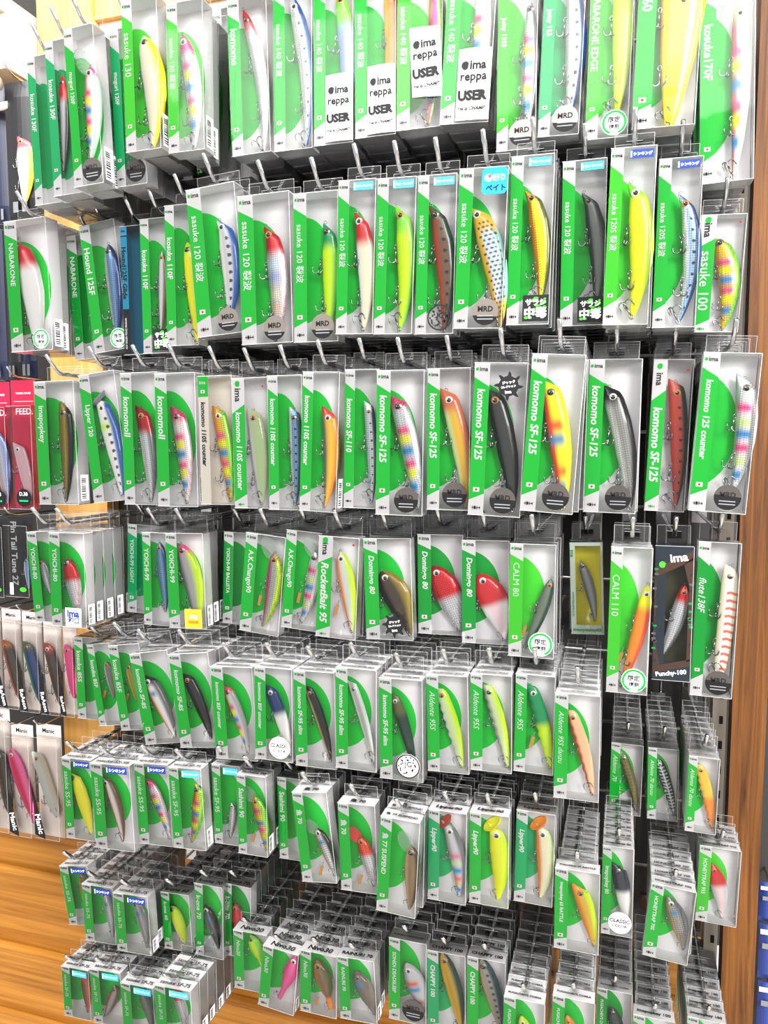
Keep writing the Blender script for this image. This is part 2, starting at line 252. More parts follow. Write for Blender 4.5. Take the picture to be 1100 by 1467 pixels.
 (50, 3, 9, -0.2379, 0.7374, 1.2784, 0.0494, 0.1442, 0.022, -0.0112, 'komomo SF-125', 'green', 'mrd', [0.0178, 0.1176, 0.042, 0.0062, 0.016, 0.08, 'komomo', 'pearlgreen/silver/silver;h=pinkedge:.08;bars=candy;foil', 'pink-nosed rainbow foil']),
 (51, 3, 10, -0.1869, 0.7472, 1.2838, 0.0437, 0.14, 0.022, -0.0, 'komomo SF-125', 'green', 'mrd', [0.0176, 0.1185, 0.0385, 0.0007, 0.0163, 0.1, 'komomo', 'palegreen/gold/copper;h=copper:.16', 'copper and gold']),
 (52, 3, 11, -0.1429, 0.7352, 1.2812, 0.0511, 0.1462, 0.022, -0.0388, 'komomo SF-125', 'green', 'mrd,splat', [0.0171, 0.1202, 0.0428, 0.0052, 0.0168, 0.08, 'komomo', 'black/smoke/black', 'glossy black']),
 (53, 3, 12, -0.0918, 0.7305, 1.287, 0.0489, 0.1467, 0.022, -0.0633, 'komomo SF-125', 'green', 'mrd', [0.0163, 0.1214, 0.0398, 0.0019, 0.0173, 0.08, 'komomo', 'redorange/yellow/yellow;bars=redblue', 'red-bellied yellow barred']),
 (54, 3, 13, -0.0365, 0.7912, 1.2819, 0.0502, 0.1507, 0.022, -0.0197, 'komomo SF-125', 'green', 'mrd', [0.0201, 0.124, 0.0451, 0.0017, 0.0172, 0.1, 'komomo', 'white/scalegray/black;foil;h=black:.12', 'black and silver scaled']),
 (55, 3, 14, 0.0227, 0.84, 1.2808, 0.0392, 0.155, 0.022, -0.0325, 'komomo SF-125', 'big', '', [0.0236, 0.1325, 0.0312, 0.003, 0.0147, 0.06, 'komomo', 'brickred/brickred/darkgreen;dots', 'red and dark green']),
 (56, 3, 15, 0.0637, 0.8147, 1.284, 0.0524, 0.155, 0.022, -0.0591, 'komomo 125 counter', 'green', 'mrd', [0.0407, 0.1312, 0.0395, 0.0198, 0.0167, 0.12, 'komomo', 'silver/white/silver;bars=candypink;foil', 'white pink and blue foil']),
 (61, 4, 0, -0.688, 0.7638, 1.1303, 0.0485, 0.112, 0.017, 0.0719, 'YOICHI-80', 'green', '', [0.0115, 0.0758, 0.0201, 0.0338, 0.0115, 0.05, 'minnow', 'silver/silver/gray;foil', 'small plain silver']),
 (62, 4, 1, -0.6432, 0.7409, 1.1344, 0.0499, 0.112, 0.017, -0.0022, 'YOICHI-80', 'green', 'imawa,bar', [0.0185, 0.08, 0.0297, 0.0135, 0.0168, 0.08, 'minnow', 'silver/silver/pinkwhite;h=red:.38;foil', 'red-headed chrome']),
 (63, 4, 2, -0.593, 0.8171, 1.1384, 0.0462, 0.112, 0.017, -0.0347, 'YOICHI-99 LIGHT', 'teal', '', None),
 (64, 4, 3, -0.5467, 0.7852, 1.1328, 0.0388, 0.112, 0.017, -0.002, 'YOICHI-99', 'green', '', [0.0189, 0.0998, 0.0253, 0.0151, 0.0125, 0.04, 'minnow', 'scaleblue/scaleblue/navy;foil', 'blue scaled slim']),
 (65, 4, 4, -0.5044, 0.7737, 1.1342, 0.0501, 0.112, 0.017, 0.0256, 'YOICHI-99', 'green', 'orangestk,bar', [0.0162, 0.0983, 0.0326, 0.001, 0.0204, 0.14, 'minnow', 'gray/silvergray/chart;h=pink:.10', 'pink-nosed grey chartreuse-backed']),
 (66, 4, 5, -0.4543, 0.8094, 1.1355, 0.0439, 0.1108, 0.017, -0.0377, 'YOICHI-99 BALLISTA', 'dark', '', None),
 (67, 4, 6, -0.4088, 0.7657, 1.1405, 0.0491, 0.112, 0.017, -0.0959, 'A.K.Chango90', 'green', '', [0.0331, 0.0916, 0.0254, 0.0062, 0.0161, 0.15, 'diver', 'pink/silvergray/chart;foil', 'pink-bellied silver chartreuse-backed']),
 (68, 4, 7, -0.357, 0.7658, 1.1478, 0.0423, 0.1092, 0.017, -0.0742, 'A.K.Chango90', 'green', '', [0.0322, 0.0869, 0.0209, 0.0045, 0.0131, 0.1, 'diver', 'white/silver/pearl;bars=candypink;foil', 'silver candy-barred diving']),
 (69, 4, 8, -0.3113, 0.7538, 1.1439, 0.0463, 0.1093, 0.017, -0.0452, 'RocketBait 95', 'big', '', [0.0225, 0.0924, 0.0395, 0.0059, 0.015, 0.06, 'diver', 'orange/clearwhite/chart', 'orange-bellied pale chartreuse-backed']),
 (70, 4, 9, -0.2564, 0.7628, 1.1424, 0.0527, 0.108, 0.017, 0.0338, 'Domingo 80', 'green', 'splat2', [0.0175, 0.0718, 0.0469, 0.0019, 0.0255, 0.14, 'fat', 'black/darkbrown/darkgold', 'black and gold deep-bodied']),
 (71, 4, 10, -0.2037, 0.7804, 1.1482, 0.0495, 0.1066, 0.017, 0.0148, 'Domingo 80', 'dark', '', [0.0156, 0.0714, 0.0432, 0.0011, 0.025, 0.12, 'fat', 'silver/silver/silver;h=red:.48;foil', 'red-headed silver deep-bodied']),
 (72, 4, 11, -0.1539, 0.7684, 1.1451, 0.0491, 0.1069, 0.017, 0.0125, 'Domingo 80', 'dark', '', [0.0174, 0.0707, 0.0434, -0.0003, 0.0252, 0.12, 'fat', 'white/pinkwhite/white;h=red:.45', 'red-headed white deep-bodied']),
 (73, 4, 12, -0.1032, 0.7466, 1.1412, 0.0446, 0.112, 0.017, -0.0039, 'CALM 80', 'lime', 'gentei', [0.0401, 0.0775, 0.0152, 0.0052, 0.01, 0.06, 'minnow', 'gray/greengray/darkgreen', 'slim dark green']),
 (74, 4, 13, -0.0481, 0.8424, 1.1441, 0.0347, 0.1, 0.017, 0.043, 'imanyokkey85', 'yellowbox', '', [0.0115, 0.0782, 0.0255, 0.0124, 0.0095, 0.08, 'minnow', 'smokelight/silvergray/smokelight', 'pale grey']),
 (75, 4, 14, -0.01, 0.7732, 1.1055, 0.0391, 0.145, 0.022, -0.0114, 'CALM 110', 'lime', 'gentei', [0.0385, 0.1072, 0.0145, -0.0004, 0.0116, 0.06, 'minnow', 'orange/orange/redorange;h=yellow:.2', 'orange yellow-headed']),
 (76, 4, 15, 0.0349, 0.8245, 1.1066, 0.0374, 0.14, 0.022, 0.0028, 'Punchy-100', 'camo', '', [0.0304, 0.0983, 0.0075, 0.0187, 0.0127, 0.1, 'minnow', 'silver/silver/gray;h=red:.2;foil', 'red-nosed silver scaled']),
 (77, 4, 16, 0.0724, 0.832, 1.0916, 0.0404, 0.16, 0.022, -0.0227, 'flute138F', 'dark', 'mrd', [0.0326, 0.134, 0.0283, 0.0167, 0.013, 0.02, 'flute', 'cream/white/cream;chev', 'cream red-chevroned']),
 (81, 5, 0, -0.6516, 0.79, 1.0031, 0.0426, 0.105, 0.017, 0.0175, 'kosuke 85S', 'green', '', None),
 (82, 5, 1, -0.6038, 0.77, 1.0051, 0.0336, 0.1016, 0.017, 0.1503, 'kosuke 85F', 'green', '', [0.0188, 0.0774, 0.0213, 0.0309, 0.0101, 0.05, 'minnow', 'silver/gray/brown', 'small grey-brown']),
 (83, 5, 2, -0.5698, 0.766, 1.0047, 0.0449, 0.1044, 0.017, 0.1439, 'kosuke 85F', 'green', '', [0.0193, 0.0784, 0.0231, 0.0326, 0.0108, 0.05, 'minnow', 'gold/darkgold/olive', 'small dark gold']),
 (84, 5, 3, -0.5235, 0.748, 0.9994, 0.0523, 0.1084, 0.017, 0.1777, 'komomo SF-85', 'green', '', [0.0129, 0.0779, 0.0364, 0.0026, 0.0161, 0.08, 'komomo', 'orange/white/gray;h=black:.12;bars=bluedot', 'black-headed white orange-bellied']),
 (85, 5, 4, -0.4687, 0.735, 1.0076, 0.0513, 0.1076, 0.017, 0.123, 'komomo SF-85', 'green', '', [0.0146, 0.0813, 0.0368, 0.0067, 0.0126, 0.07, 'komomo', 'black/black/black', 'plain black slim']),
 (86, 5, 5, -0.4162, 0.722, 1.0072, 0.0511, 0.1027, 0.017, 0.0526, 'komomo 85F counter', 'green', '', [0.0134, 0.078, 0.0361, 0.0035, 0.0111, 0.1, 'komomo', 'gold/silver/silvergray;h=pinkred:.08;bars=candyL', 'pink-nosed silver rainbow-bellied']),
 (87, 5, 6, -0.365, 0.7146, 1.0166, 0.044, 0.1002, 0.017, -0.0003, 'komomo 85F counter', 'green', 'classic', [0.0137, 0.0768, 0.037, 0.0024, 0.0122, 0.08, 'komomo', 'white/white/white;h=navy:.38', 'navy-headed white']),
 (88, 5, 7, -0.319, 0.7162, 1.0141, 0.0464, 0.102, 0.017, 0.0197, 'komomo SF-95 slim', 'green', '', [0.0127, 0.0827, 0.0372, 0.0039, 0.0095, 0.08, 'komomo', 'tan/black/black', 'tan-bellied black slim']),
 (89, 5, 8, -0.2726, 0.7123, 1.0194, 0.0444, 0.1054, 0.017, -0.0003, 'komomo SF-95 slim', 'green', '', [0.0148, 0.088, 0.0387, 0.0055, 0.0083, 0.05, 'komomo', 'clearwhite/silvergray/clearwhite', 'translucent grey slim']),
 (90, 5, 9, -0.2267, 0.7171, 1.0123, 0.0458, 0.1043, 0.017, 0.0143, 'komomo SF-95 slim', 'green', 'jg', [0.0133, 0.0852, 0.0351, 0.0053, 0.0103, 0.06, 'komomo', 'darkgreen/darkgreen/darkgreen;h=olive:.25', 'olive-headed dark green slim']),
 (91, 5, 10, -0.1797, 0.7284, 1.0213, 0.043, 0.0994, 0.017, 0.0268, 'Aldente 95S', 'green', '', [0.0125, 0.0827, 0.0339, 0.0007, 0.0115, 0.07, 'aldente', 'clearwhite/palegreen/chart', 'pale chartreuse-backed wavy']),
 (92, 5, 11, -0.1367, 0.7304, 1.0272, 0.0414, 0.098, 0.017, 0.0101, 'Aldente 95S', 'green', '', [0.0157, 0.0845, 0.0361, 0.0004, 0.0111, 0.07, 'aldente', 'silvergray/palegreen/chart', 'grey-bellied chartreuse-backed wavy']),
 (93, 5, 12, -0.095, 0.7366, 1.0288, 0.0386, 0.0984, 0.017, -0.0092, 'Aldente 95S', 'green', '', [0.0148, 0.0845, 0.0367, 0.0002, 0.0115, 0.07, 'aldente', 'chart/chart/chart;h=greendark:.45', 'green-fronted yellow-tailed wavy']),
 (94, 5, 13, -0.0552, 0.7285, 1.011, 0.0424, 0.1033, 0.017, 0.0034, 'Aldente 95S danzu', 'green', '', [0.0143, 0.0843, 0.0366, 0.0025, 0.0104, 0.07, 'aldente', 'rust/peach/peach', 'peach rust-edged']),
 (95, 5, 14, -0.005, 0.9088, 0.9178, 0.0359, 0.085, 0.017, -0.0156, 'Aldente 70', 'green', '', [0.0128, 0.0696, 0.0323, -0.0026, 0.0094, 0.07, 'aldente', 'olive/olivelight/olive;rib=brown', 'olive brown-ribbed']),
 (96, 5, 15, 0.0378, 0.9059, 0.9179, 0.0336, 0.085, 0.017, 0.0109, 'Aldente 70 danzu', 'green', '', [0.0113, 0.0684, 0.0331, 0.0001, 0.0099, 0.06, 'aldente', 'darkteal/darkteal/black;rib=white', 'dark teal white-ribbed']),
 (97, 5, 16, 0.0754, 0.8662, 0.9288, 0.0316, 0.085, 0.017, -0.0215, 'Aldente 70 danzu', 'green', '', [0.0117, 0.0727, 0.0314, -0.0011, 0.0099, 0.08, 'aldente', 'orange/orange/orange;h=goldyellow:.5', 'yellow-fronted orange']),
 (101, 6, 0, -0.6378, 0.745, 0.8702, 0.0434, 0.1011, 0.017, 0.0313, 'sasuke SS-95', 'green', 'sinking', [0.01, 0.0793, 0.0304, -0.005, 0.0144, 0.06, 'sasuke', 'yellow/yellow/yellow', 'plain yellow slim']),
 (102, 6, 1, -0.5751, 0.72, 0.8808, 0.0539, 0.1019, 0.017, 0.045, 'sasuke SS-95', 'green', 'sinking', [0.0142, 0.0825, 0.0319, 0.006, 0.0126, 0.12, 'sasuke', 'brickred/pearl/brown', 'pearl-sided brown']),
 (103, 6, 2, -0.5206, 0.727, 0.891, 0.0455, 0.0957, 0.017, 0.0545, 'sasuke SS-95', 'green', 'sinking', [0.0118, 0.0753, 0.0355, 0.0043, 0.0113, 0.08, 'sasuke', 'silver/silver/pinkwhite;h=pink:.15;bars=candy;foil', 'pink-headed rainbow slim']),
 (104, 6, 3, -0.4676, 0.715, 0.9008, 0.0418, 0.0927, 0.017, 0.0524, 'sasuke SF-95', 'green', 'floating,bar', [0.0323, 0.0714, 0.0188, 0.0, 0.0124, 0.1, 'sasuke', 'redorange/gold/lime;bars=candy;foil', 'orange-bellied rainbow lime-backed']),
 (105, 6, 4, -0.4255, 0.7314, 0.9044, 0.0357, 0.0915, 0.017, 0.0256, 'sasuke SF-95', 'green', 'floating', [0.0214, 0.0444, 0.0159, -0.0011, 0.0079, 0.03, 'sasuke', 'silver/silver/gray;foil', 'small silver']),
 (106, 6, 5, -0.3895, 0.7194, 0.9047, 0.0358, 0.0896, 0.017, 0.0094, 'Sashimi 90', 'green', 'bar', [0.0171, 0.0625, 0.0306, -0.0021, 0.0127, 0.1, 'diver', 'orange/gold/lime;bars=candypink;foil', 'gold pink-barred lime-backed diving']),
 (107, 6, 6, -0.3525, 0.7451, 0.8912, 0.0366, 0.0934, 0.017, 0.0228, 'Sashimi 90', 'green', '', None),
 (108, 6, 7, -0.3039, 0.6959, 0.9005, 0.0391, 0.095, 0.017, 0.1163, '魚 70', 'green', '', [0.0196, 0.0528, 0.034, -0.0, 0.0117, 0.09, 'diver', 'tan/silver/black;bars=bluedot;foil', 'black-backed silver clear-lipped']),
 (109, 6, 8, -0.2648, 0.705, 0.8935, 0.0407, 0.0928, 0.017, 0.0388, '魚 70', 'green', '', [0.0203, 0.0543, 0.0339, -0.0014, 0.0122, 0.07, 'diverred', 'silver/silver/silver;h=redorange:.35;foil', 'red-lipped red-headed silver']),
 (110, 6, 9, -0.2217, 0.6881, 0.89, 0.0405, 0.098, 0.017, -0.0486, '魚 77 SUSPEND', 'green', '', [0.0312, 0.068, 0.0325, 0.0013, 0.0136, 0.06, 'diver', 'tan/bronze/darkbrown', 'bronze clear-lipped']),
 (111, 6, 10, -0.1769, 0.7188, 0.8916, 0.0396, 0.0948, 0.017, -0.0047, 'Lipper90', 'teal', '', [0.0188, 0.0771, 0.0313, 0.0003, 0.0137, 0.14, 'lipper', 'silvergray/silver/gray;bars=candylow;m=red', 'red-mouthed silver rainbow-tailed']),
 (112, 6, 11, -0.1367, 0.7301, 0.8886, 0.0402, 0.0954, 0.017, 0.0025, 'Lipper90', 'green', '', [0.0253, 0.0778, 0.0282, 0.0018, 0.0162, 0.12, 'lipper', 'yellow/chartyellow/chart;m=yellow', 'bright yellow wide-mouthed']),
 (113, 6, 12, -0.0955, 0.7587, 0.881, 0.0395, 0.098, 0.017, -0.0169, 'Lipper90', 'teal', '', [0.0254, 0.0791, 0.0266, 0.0033, 0.0155, 0.14, 'lipper', 'orange/cream/palegreen;m=orange', 'orange-mouthed cream']),
 (121, 6, 13, -0.0538, 0.7544, 0.8413, 0.0441, 0.085, 0.017, 0.003, 'imapopkey 65 RATTLE', 'green', '', [0.0234, 0.0631, 0.0396, 0.0031, 0.0138, 0.08, 'popper', 'orange/gold/chart', 'orange-bellied yellow-green popper']),
 (122, 6, 14, -0.009, 0.81, 0.83, 0.0321, 0.098, 0.017, 0.0024, 'imapopkey 80', 'green', 'classic', [0.0153, 0.0731, 0.0247, 0.0099, 0.0136, 0.08, 'popper', 'white/white/white;h=navydark:.42', 'navy-headed white popper']),
 (123, 6, 15, 0.0339, 0.8181, 0.8091, 0.045, 0.082, 0.017, -0.0831, 'HONEYTRAP 70S', 'green', '', [0.0192, 0.0655, 0.0408, 0.0113, 0.0153, 0.12, 'fat2', 'tan/scalegray/gray;foil;bars=bluedot', 'grey scaled blue-spotted']),
 (124, 6, 16, 0.0908, 0.8804, 0.82, 0.0425, 0.088, 0.017, -0.0278, 'HONEYTRAP 95S', 'lime', '', [0.0142, 0.0646, 0.0285, -0.0008, 0.0145, 0.12, 'fat2', 'silver/pinkwhite/silver;h=red:.38', 'red-headed silver-white']),
 (131, 7, 0, -0.6852, 0.8, 0.7137, 0.0453, 0.0809, 0.017, 0.163, 'sasuke SS-75', 'green', 'sinking', [0.0276, 0.0664, 0.0244, 0.0185, 0.0112, 0.05, 'sasuke', 'orange/olive/olive', 'small orange and olive']),
 (132, 7, 1, -0.6399, 0.775, 0.718, 0.0472, 0.0748, 0.017, 0.0436, 'sasuke SS-75', 'green', 'sinking', [0.0288, 0.0646, 0.0359, -0.0032, 0.0117, 0.07, 'sasuke', 'silver/silver/gray;bars=bluedot;foil', 'small blue-patched silver']),
 (133, 7, 2, -0.5733, 0.75, 0.7342, 0.0493, 0.0737, 0.017, 0.0514, 'sasuke SS-75', 'green', 'sinking,bar', [0.0261, 0.0628, 0.0375, -0.0013, 0.0131, 0.1, 'sasuke', 'silver/silvergray/gray;bars=bluedot;foil', 'silver-grey blue-patched']),
 (134, 7, 3, -0.5236, 0.7755, 0.7302, 0.0401, 0.0726, 0.017, 0.0589, 'k-one 60', 'green', 'bar', [0.0088, 0.0503, 0.0237, -0.0054, 0.0141, 0.08, 'minnow', 'cream/chartyellow/chart', 'small bright yellow']),
 (135, 7, 4, -0.4767, 0.77, 0.7358, 0.0381, 0.0907, 0.017, 0.0014, 'k-one 70', 'green', '', [0.0102, 0.0579, 0.027, 0.006, 0.0135, 0.08, 'minnow', 'silvergray/gray/black;bars=bluedot;foil', 'small black-backed grey']),
 (136, 7, 5, -0.4462, 0.783, 0.7334, 0.0367, 0.0913, 0.017, -0.0167, 'k-one 70.', 'dark', '', [0.0112, 0.0614, 0.0177, 0.0072, 0.0125, 0.05, 'minnow', 'red/red/white;h=red:.5', 'small red-headed']),
 (137, 7, 6, -0.4224, 0.765, 0.7089, 0.0443, 0.0722, 0.017, 0.0123, 'Nivo20', 'green', '', [0.0186, 0.0628, 0.033, 0.0264, 0.0139, 0.06, 'vibe', 'lime/chart/lime', 'lime green']),
 (138, 7, 7, -0.3803, 0.742, 0.7144, 0.0445, 0.0733, 0.017, -0.0991, 'Nivo30', 'green', 'bar', [0.0377, 0.0658, 0.022, 0.0073, 0.013, 0.05, 'vibe', 'pink/hotpink/pink', 'hot pink']),
 (139, 7, 8, -0.3294, 0.7447, 0.7165, 0.044, 0.0727, 0.017, -0.0105, 'Nivo30', 'green', '', [0.0167, 0.0581, 0.0337, 0.002, 0.0163, 0.08, 'vibe', 'copper/bronze/olive;t=orange:.25', 'copper orange-tailed']),
 (140, 7, 9, -0.2809, 0.7435, 0.7196, 0.0434, 0.0718, 0.017, 0.0513, 'RAINURI 70', 'green', 'bar', [0.0174, 0.0505, 0.0377, 0.0047, 0.0166, 0.1, 'fat2', 'gray/graybrown/graybrown;bars=bluedot', 'grey-brown blue-spotted']),
 (141, 7, 10, -0.2317, 0.7655, 0.7145, 0.043, 0.095, 0.017, 0.0005, 'SONIDI DEADSLEEP', 'green', 'mrd', [0.0178, 0.0623, 0.0411, 0.0042, 0.0187, 0.12, 'fat2', 'silvergray/silver/silver;bars=redblue', 'silver orange and blue barred']),
 (142, 7, 11, -0.1874, 0.7658, 0.7067, 0.0426, 0.0968, 0.017, 0.0132, 'CHAPPY 100', 'teal', '', [0.0156, 0.0904, 0.0362, 0.0042, 0.015, 0.08, 'minnow', 'gold/darkyellow/darkgreen', 'gold dark-green-backed']),
 (143, 7, 12, -0.1445, 0.7684, 0.7054, 0.0417, 0.0982, 0.017, 0.0058, 'CHAPPY 100', 'green', '', [0.0146, 0.0917, 0.0355, 0.014, 0.0154, 0.08, 'minnow', 'tan/scalegray/darkteal;dots', 'grey black-dotted teal-backed']),
 (144, 7, 13, -0.1023, 0.7434, 0.7062, 0.0421, 0.08, 0.017, -0.0042, "PUGACHEV'S COBRA", 'green', '', [0.0178, 0.055, 0.0295, 0.0077, 0.0124, 0.05, 'fat2', 'chartyellow/chartyellow/chart;dotsall', 'yellow black-dotted']),
 (145, 7, 14, -0.055, 0.7614, 0.705, 0.0428, 0.08, 0.017, -0.0076, "PUGACHEV'S COBRA", 'green', '', [0.0148, 0.0539, 0.0261, 0.0054, 0.0122, 0.05, 'fat2', 'orange/gold/orange', 'orange and gold']),
 (146, 7, 15, -0.012, 0.847, 0.6621, 0.0382, 0.0791, 0.017, -0.0052, "PUGACHEV'S COBRA", 'dark', '', [0.0165, 0.0526, 0.0271, 0.0045, 0.0131, 0.05, 'fat2', 'smoke/darkgreen/smoke', 'dark smoky green']),
 (147, 7, 16, 0.0265, 0.8427, 0.6318, 0.0442, 0.09, 0.017, -0.0097, 'imapopkey 100', 'green', '', None),
 (148, 7, 17, 0.0853, 0.8829, 0.6128, 0.0419, 0.09, 0.017, -0.0171, 'imapopkey 100', 'green', '', None),
 (151, 8, 0, -0.677, 0.775, 0.6065, 0.0424, 0.0681, 0.017, 0.0355, 'sasuke SF-75', 'green', 'floating', [0.0275, 0.059, 0.0304, -0.003, 0.0111, 0.05, 'sasuke', 'brown/brown/rust;h=brickred:.2', 'small brown']),
 (152, 8, 1, -0.6169, 0.757, 0.6248, 0.0464, 0.0709, 0.017, 0.0625, 'sasuke SF-75', 'green', 'floating', [0.0328, 0.0456, 0.0111, -0.0052, 0.0106, 0.05, 'sasuke', 'brickred/silvergray/brown', 'small silver and maroon']),
 (153, 8, 2, -0.5602, 0.74, 0.6332, 0.0464, 0.0688, 0.017, 0.0422, 'sasuke SF-75', 'green', 'floating', [0.0227, 0.0599, 0.0363, 0.0062, 0.0121, 0.08, 'sasuke', 'olive/gray/darkgreen', 'small dark olive']),
 (154, 8, 3, -0.4993, 0.72, 0.6584, 0.0488, 0.0685, 0.017, 0.0377, 'sasuke SF-75', 'green', 'floating,bar', [0.0223, 0.0625, 0.0337, 0.0099, 0.0123, 0.1, 'sasuke', 'silver/silver/silvergray;h=red:.25;foil', 'small red-headed silver']),
]
PACKS = [
 ('bag', -0.9599, 1.02, 1.6973, 0.0268, 0.2082, 'pack_navy', '', None),
 ('bag', -0.9168, 1.0, 1.699, 0.0553, 0.1976, 'pack_black', '', [-0.8803, 1.814, -0.8815, 1.7147, 0.0259, 0.1, 'sasuke', 'white/pearl/gold;h=pinkred:.2', 'silver pearl pink-headed']),
 ('bag', -0.9647, 1.0, 1.4505, 0.0323, 0.2324, 'pack_navy', 'OCEA', None),
 ('bag', -0.9869, 1.06, 1.4557, 0.0253, 0.2332, 'pack_black', '', None),
 ('bag', -0.9597, 1.06, 1.4573, 0.0305, 0.2318, 'pack_navy', '', None),
 ('feed', -0.9829, 1.0, 1.2449, 0.0509, 0.2024, 'pack_red', 'FEED.', [-0.9535, 1.3692, -0.9405, 1.2534, 0.0235, 0.05, 'minnow', 'pinkwhite/silver/lavender;foil', 'lilac foil']),
 ('feed', -0.9287, 1.0, 1.2463, 0.0469, 0.203, 'pack_red', 'FEED.', [-0.9136, 1.3482, -0.894, 1.2544, 0.019, 0.05, 'komomo', 'pinkwhite/clearpink/clearpink;clear', 'clear pink']),
 ('tune', -0.9904, 1.0, 1.1015, 0.0422, 0.1274, 'pack_black', 'Pin Tail Tune 27', None),
 ('tune', -0.9451, 1.0, 1.1042, 0.0467, 0.1283, 'pack_black', 'Pin Tail Tune 27', [-0.9066, 1.1667, -0.9037, 1.116, 0.011, 0.05, 'minnow', 'white/scaleblue/blue', 'tiny blue']),
 ('reason', -1.0087, 1.0, 0.9176, 0.0387, 0.16, 'pack_cream', 'ReAson', None),
 ('reason', -0.967, 1.0, 0.9171, 0.038, 0.1631, 'pack_cream', 'ReAson', [-0.9554, 1.0286, -0.9296, 0.9328, 0.0185, 0.02, 'flute', 'rust/darkbrown/darkbrown;h=orangebrown:.1', 'rust-headed dark brown']),
 ('reason', -0.9262, 1.0, 0.9154, 0.0386, 0.1628, 'pack_cream', 'ReAson', [-0.9135, 1.0295, -0.8881, 0.93, 0.0181, 0.02, 'flute', 'greendark/navy/navyblue;h=olive:.1', 'green and navy']),
 ('reason', -0.8847, 1.0, 0.9151, 0.0352, 0.1612, 'pack_cream', 'ReAson', [-0.8724, 1.0304, -0.8487, 0.9294, 0.0164, 0.02, 'flute', 'brown/darkbrown/darkbrown;h=brickred:.12', 'red-headed dark brown']),
 ('reason', -0.8467, 1.0, 0.9157, 0.0266, 0.1587, 'pack_cream', 'ReAson', [-0.8335, 1.0301, -0.8239, 0.9457, 0.0148, 0.02, 'flute', 'hotpink/pink/pink', 'pink glittered']),
 ('manic', -1.0109, 1.0, 0.7022, 0.0507, 0.209, 'pack_cream', 'Manic', [-0.977, 0.8409, -0.9627, 0.7341, 0.0205, 0.02, 'flute', 'darkgreen/darkbrown/smoke', 'dark smoky']),
 ('manic', -0.9579, 1.0, 0.7007, 0.0439, 0.1874, 'pack_cream', 'Manic', [-0.9552, 0.8471, -0.9133, 0.7258, 0.0231, 0.03, 'minnow', 'pink/hotred/hotpink', 'hot pink red']),
 ('manic', -0.9066, 1.0, 0.7038, 0.0483, 0.1899, 'pack_cream', 'Manic', [-0.9032, 0.8463, -0.8667, 0.7424, 0.0211, 0.02, 'flute', 'clearwhite/clearwhite/tanlight;clear', 'translucent beige']),
 ('bag', 0.1969, 1.12, 0.6911, 0.0217, 0.0565, 'pack_blue', '', None),
 ('bag', 0.1989, 1.12, 0.6073, 0.0226, 0.0796, 'pack_blue', '', None),
 ('bag', 0.2004, 1.12, 0.5243, 0.0245, 0.0785, 'pack_blue', '', None),
]

_txt = {}
def want(s, bold=0.018, shear=0.0):
    _txt.setdefault((s, bold, shear), None)
TITLE_STYLE = {'sasuke': (0.010, 0.0), 'komomo': (0.032, 0.12), 'Domingo': (0.03, 0.2), 'CALM': (0.0, 0.0), 'Aldente': (0.0, 0.35), 'Lipper9': (0.03, 0.25), 'Rocket': (0.03, 0.25), 'Nivo': (0.02, 0.2), 'PUGA': (0.03, 0.0), 'NABA': (0.02, 0), 'Hound': (0.03, 0), 'flute': (0.01, 0.3), 'CHAPPY': (0.04, 0)}
def style(s):
    for k, v in TITLE_STYLE.items():
        if s.startswith(k): return v
    return (0.028, 0.0)
for r_ in DATA: want(r_[10], *style(r_[10]))
for s in ('ima', 'MRD', '限定', '復刻', 'サラシ', '中毒', 'フローティング', 'シンキング', 'reppa', 'USER', 'CLASSIC', 'COLOR', '和口', '復刻カラー', 'コレクション', '掘り', 'ベイト', 'FEED.', 'Pin Tail Tune 27', 'Manic',
          'ReAson', 'OCEA', 'www.ima-ams.co', 'www.ima-ams.co.jp', 'JG', 'TACKLE HOUSE', 'D.38', 'ジャック'): want(s, 0.02, 0)
want('He is CHAMP!', 0.045, 0.2); want('USER', 0.06, 0.0); want('ima', 0.038, 0); want('reppa', 0.03, 0); want('ima', 0.045, 0)
for s in ('MRD', '限定', '復刻', 'CLASSIC', 'COLOR', '和口', 'フローティング', 'シンキング', 'サラシ', '中毒', '掘り', 'ベイト'): want(s, 0.035, 0)
def bake_text():
    objs = []
    for key in _txt:
        s, bold, sh = key
        cu = D.curves.new('lettering_source', 'FONT'); cu.body = s; cu.size = 1; cu.offset = bold; cu.shear = sh; cu.resolution_u = 2
        o = D.objects.new('lettering_source', cu); C.objects.link(o); objs.append((key, o, cu))
    bpy.context.view_layer.update()
    dg = bpy.context.evaluated_depsgraph_get()
    for key, o, cu in objs:
        ev = o.evaluated_get(dg); me = ev.to_mesh(); me.calc_loop_triangles()
        vs = np.empty(len(me.vertices) * 3); me.vertices.foreach_get('co', vs); vs = vs.reshape(-1, 3)[:, :2]
        fs = [tuple(t.vertices) for t in me.loop_triangles]
        if len(vs): lo, hi = vs.min(0), vs.max(0)
        else: lo, hi = np.zeros(2), np.ones(2)
        _txt[key] = (vs - (lo + hi) / 2, fs, hi - lo)
        ev.to_mesh_clear()
    for key, o, cu in objs: D.objects.remove(o); D.curves.remove(cu)
bake_text()
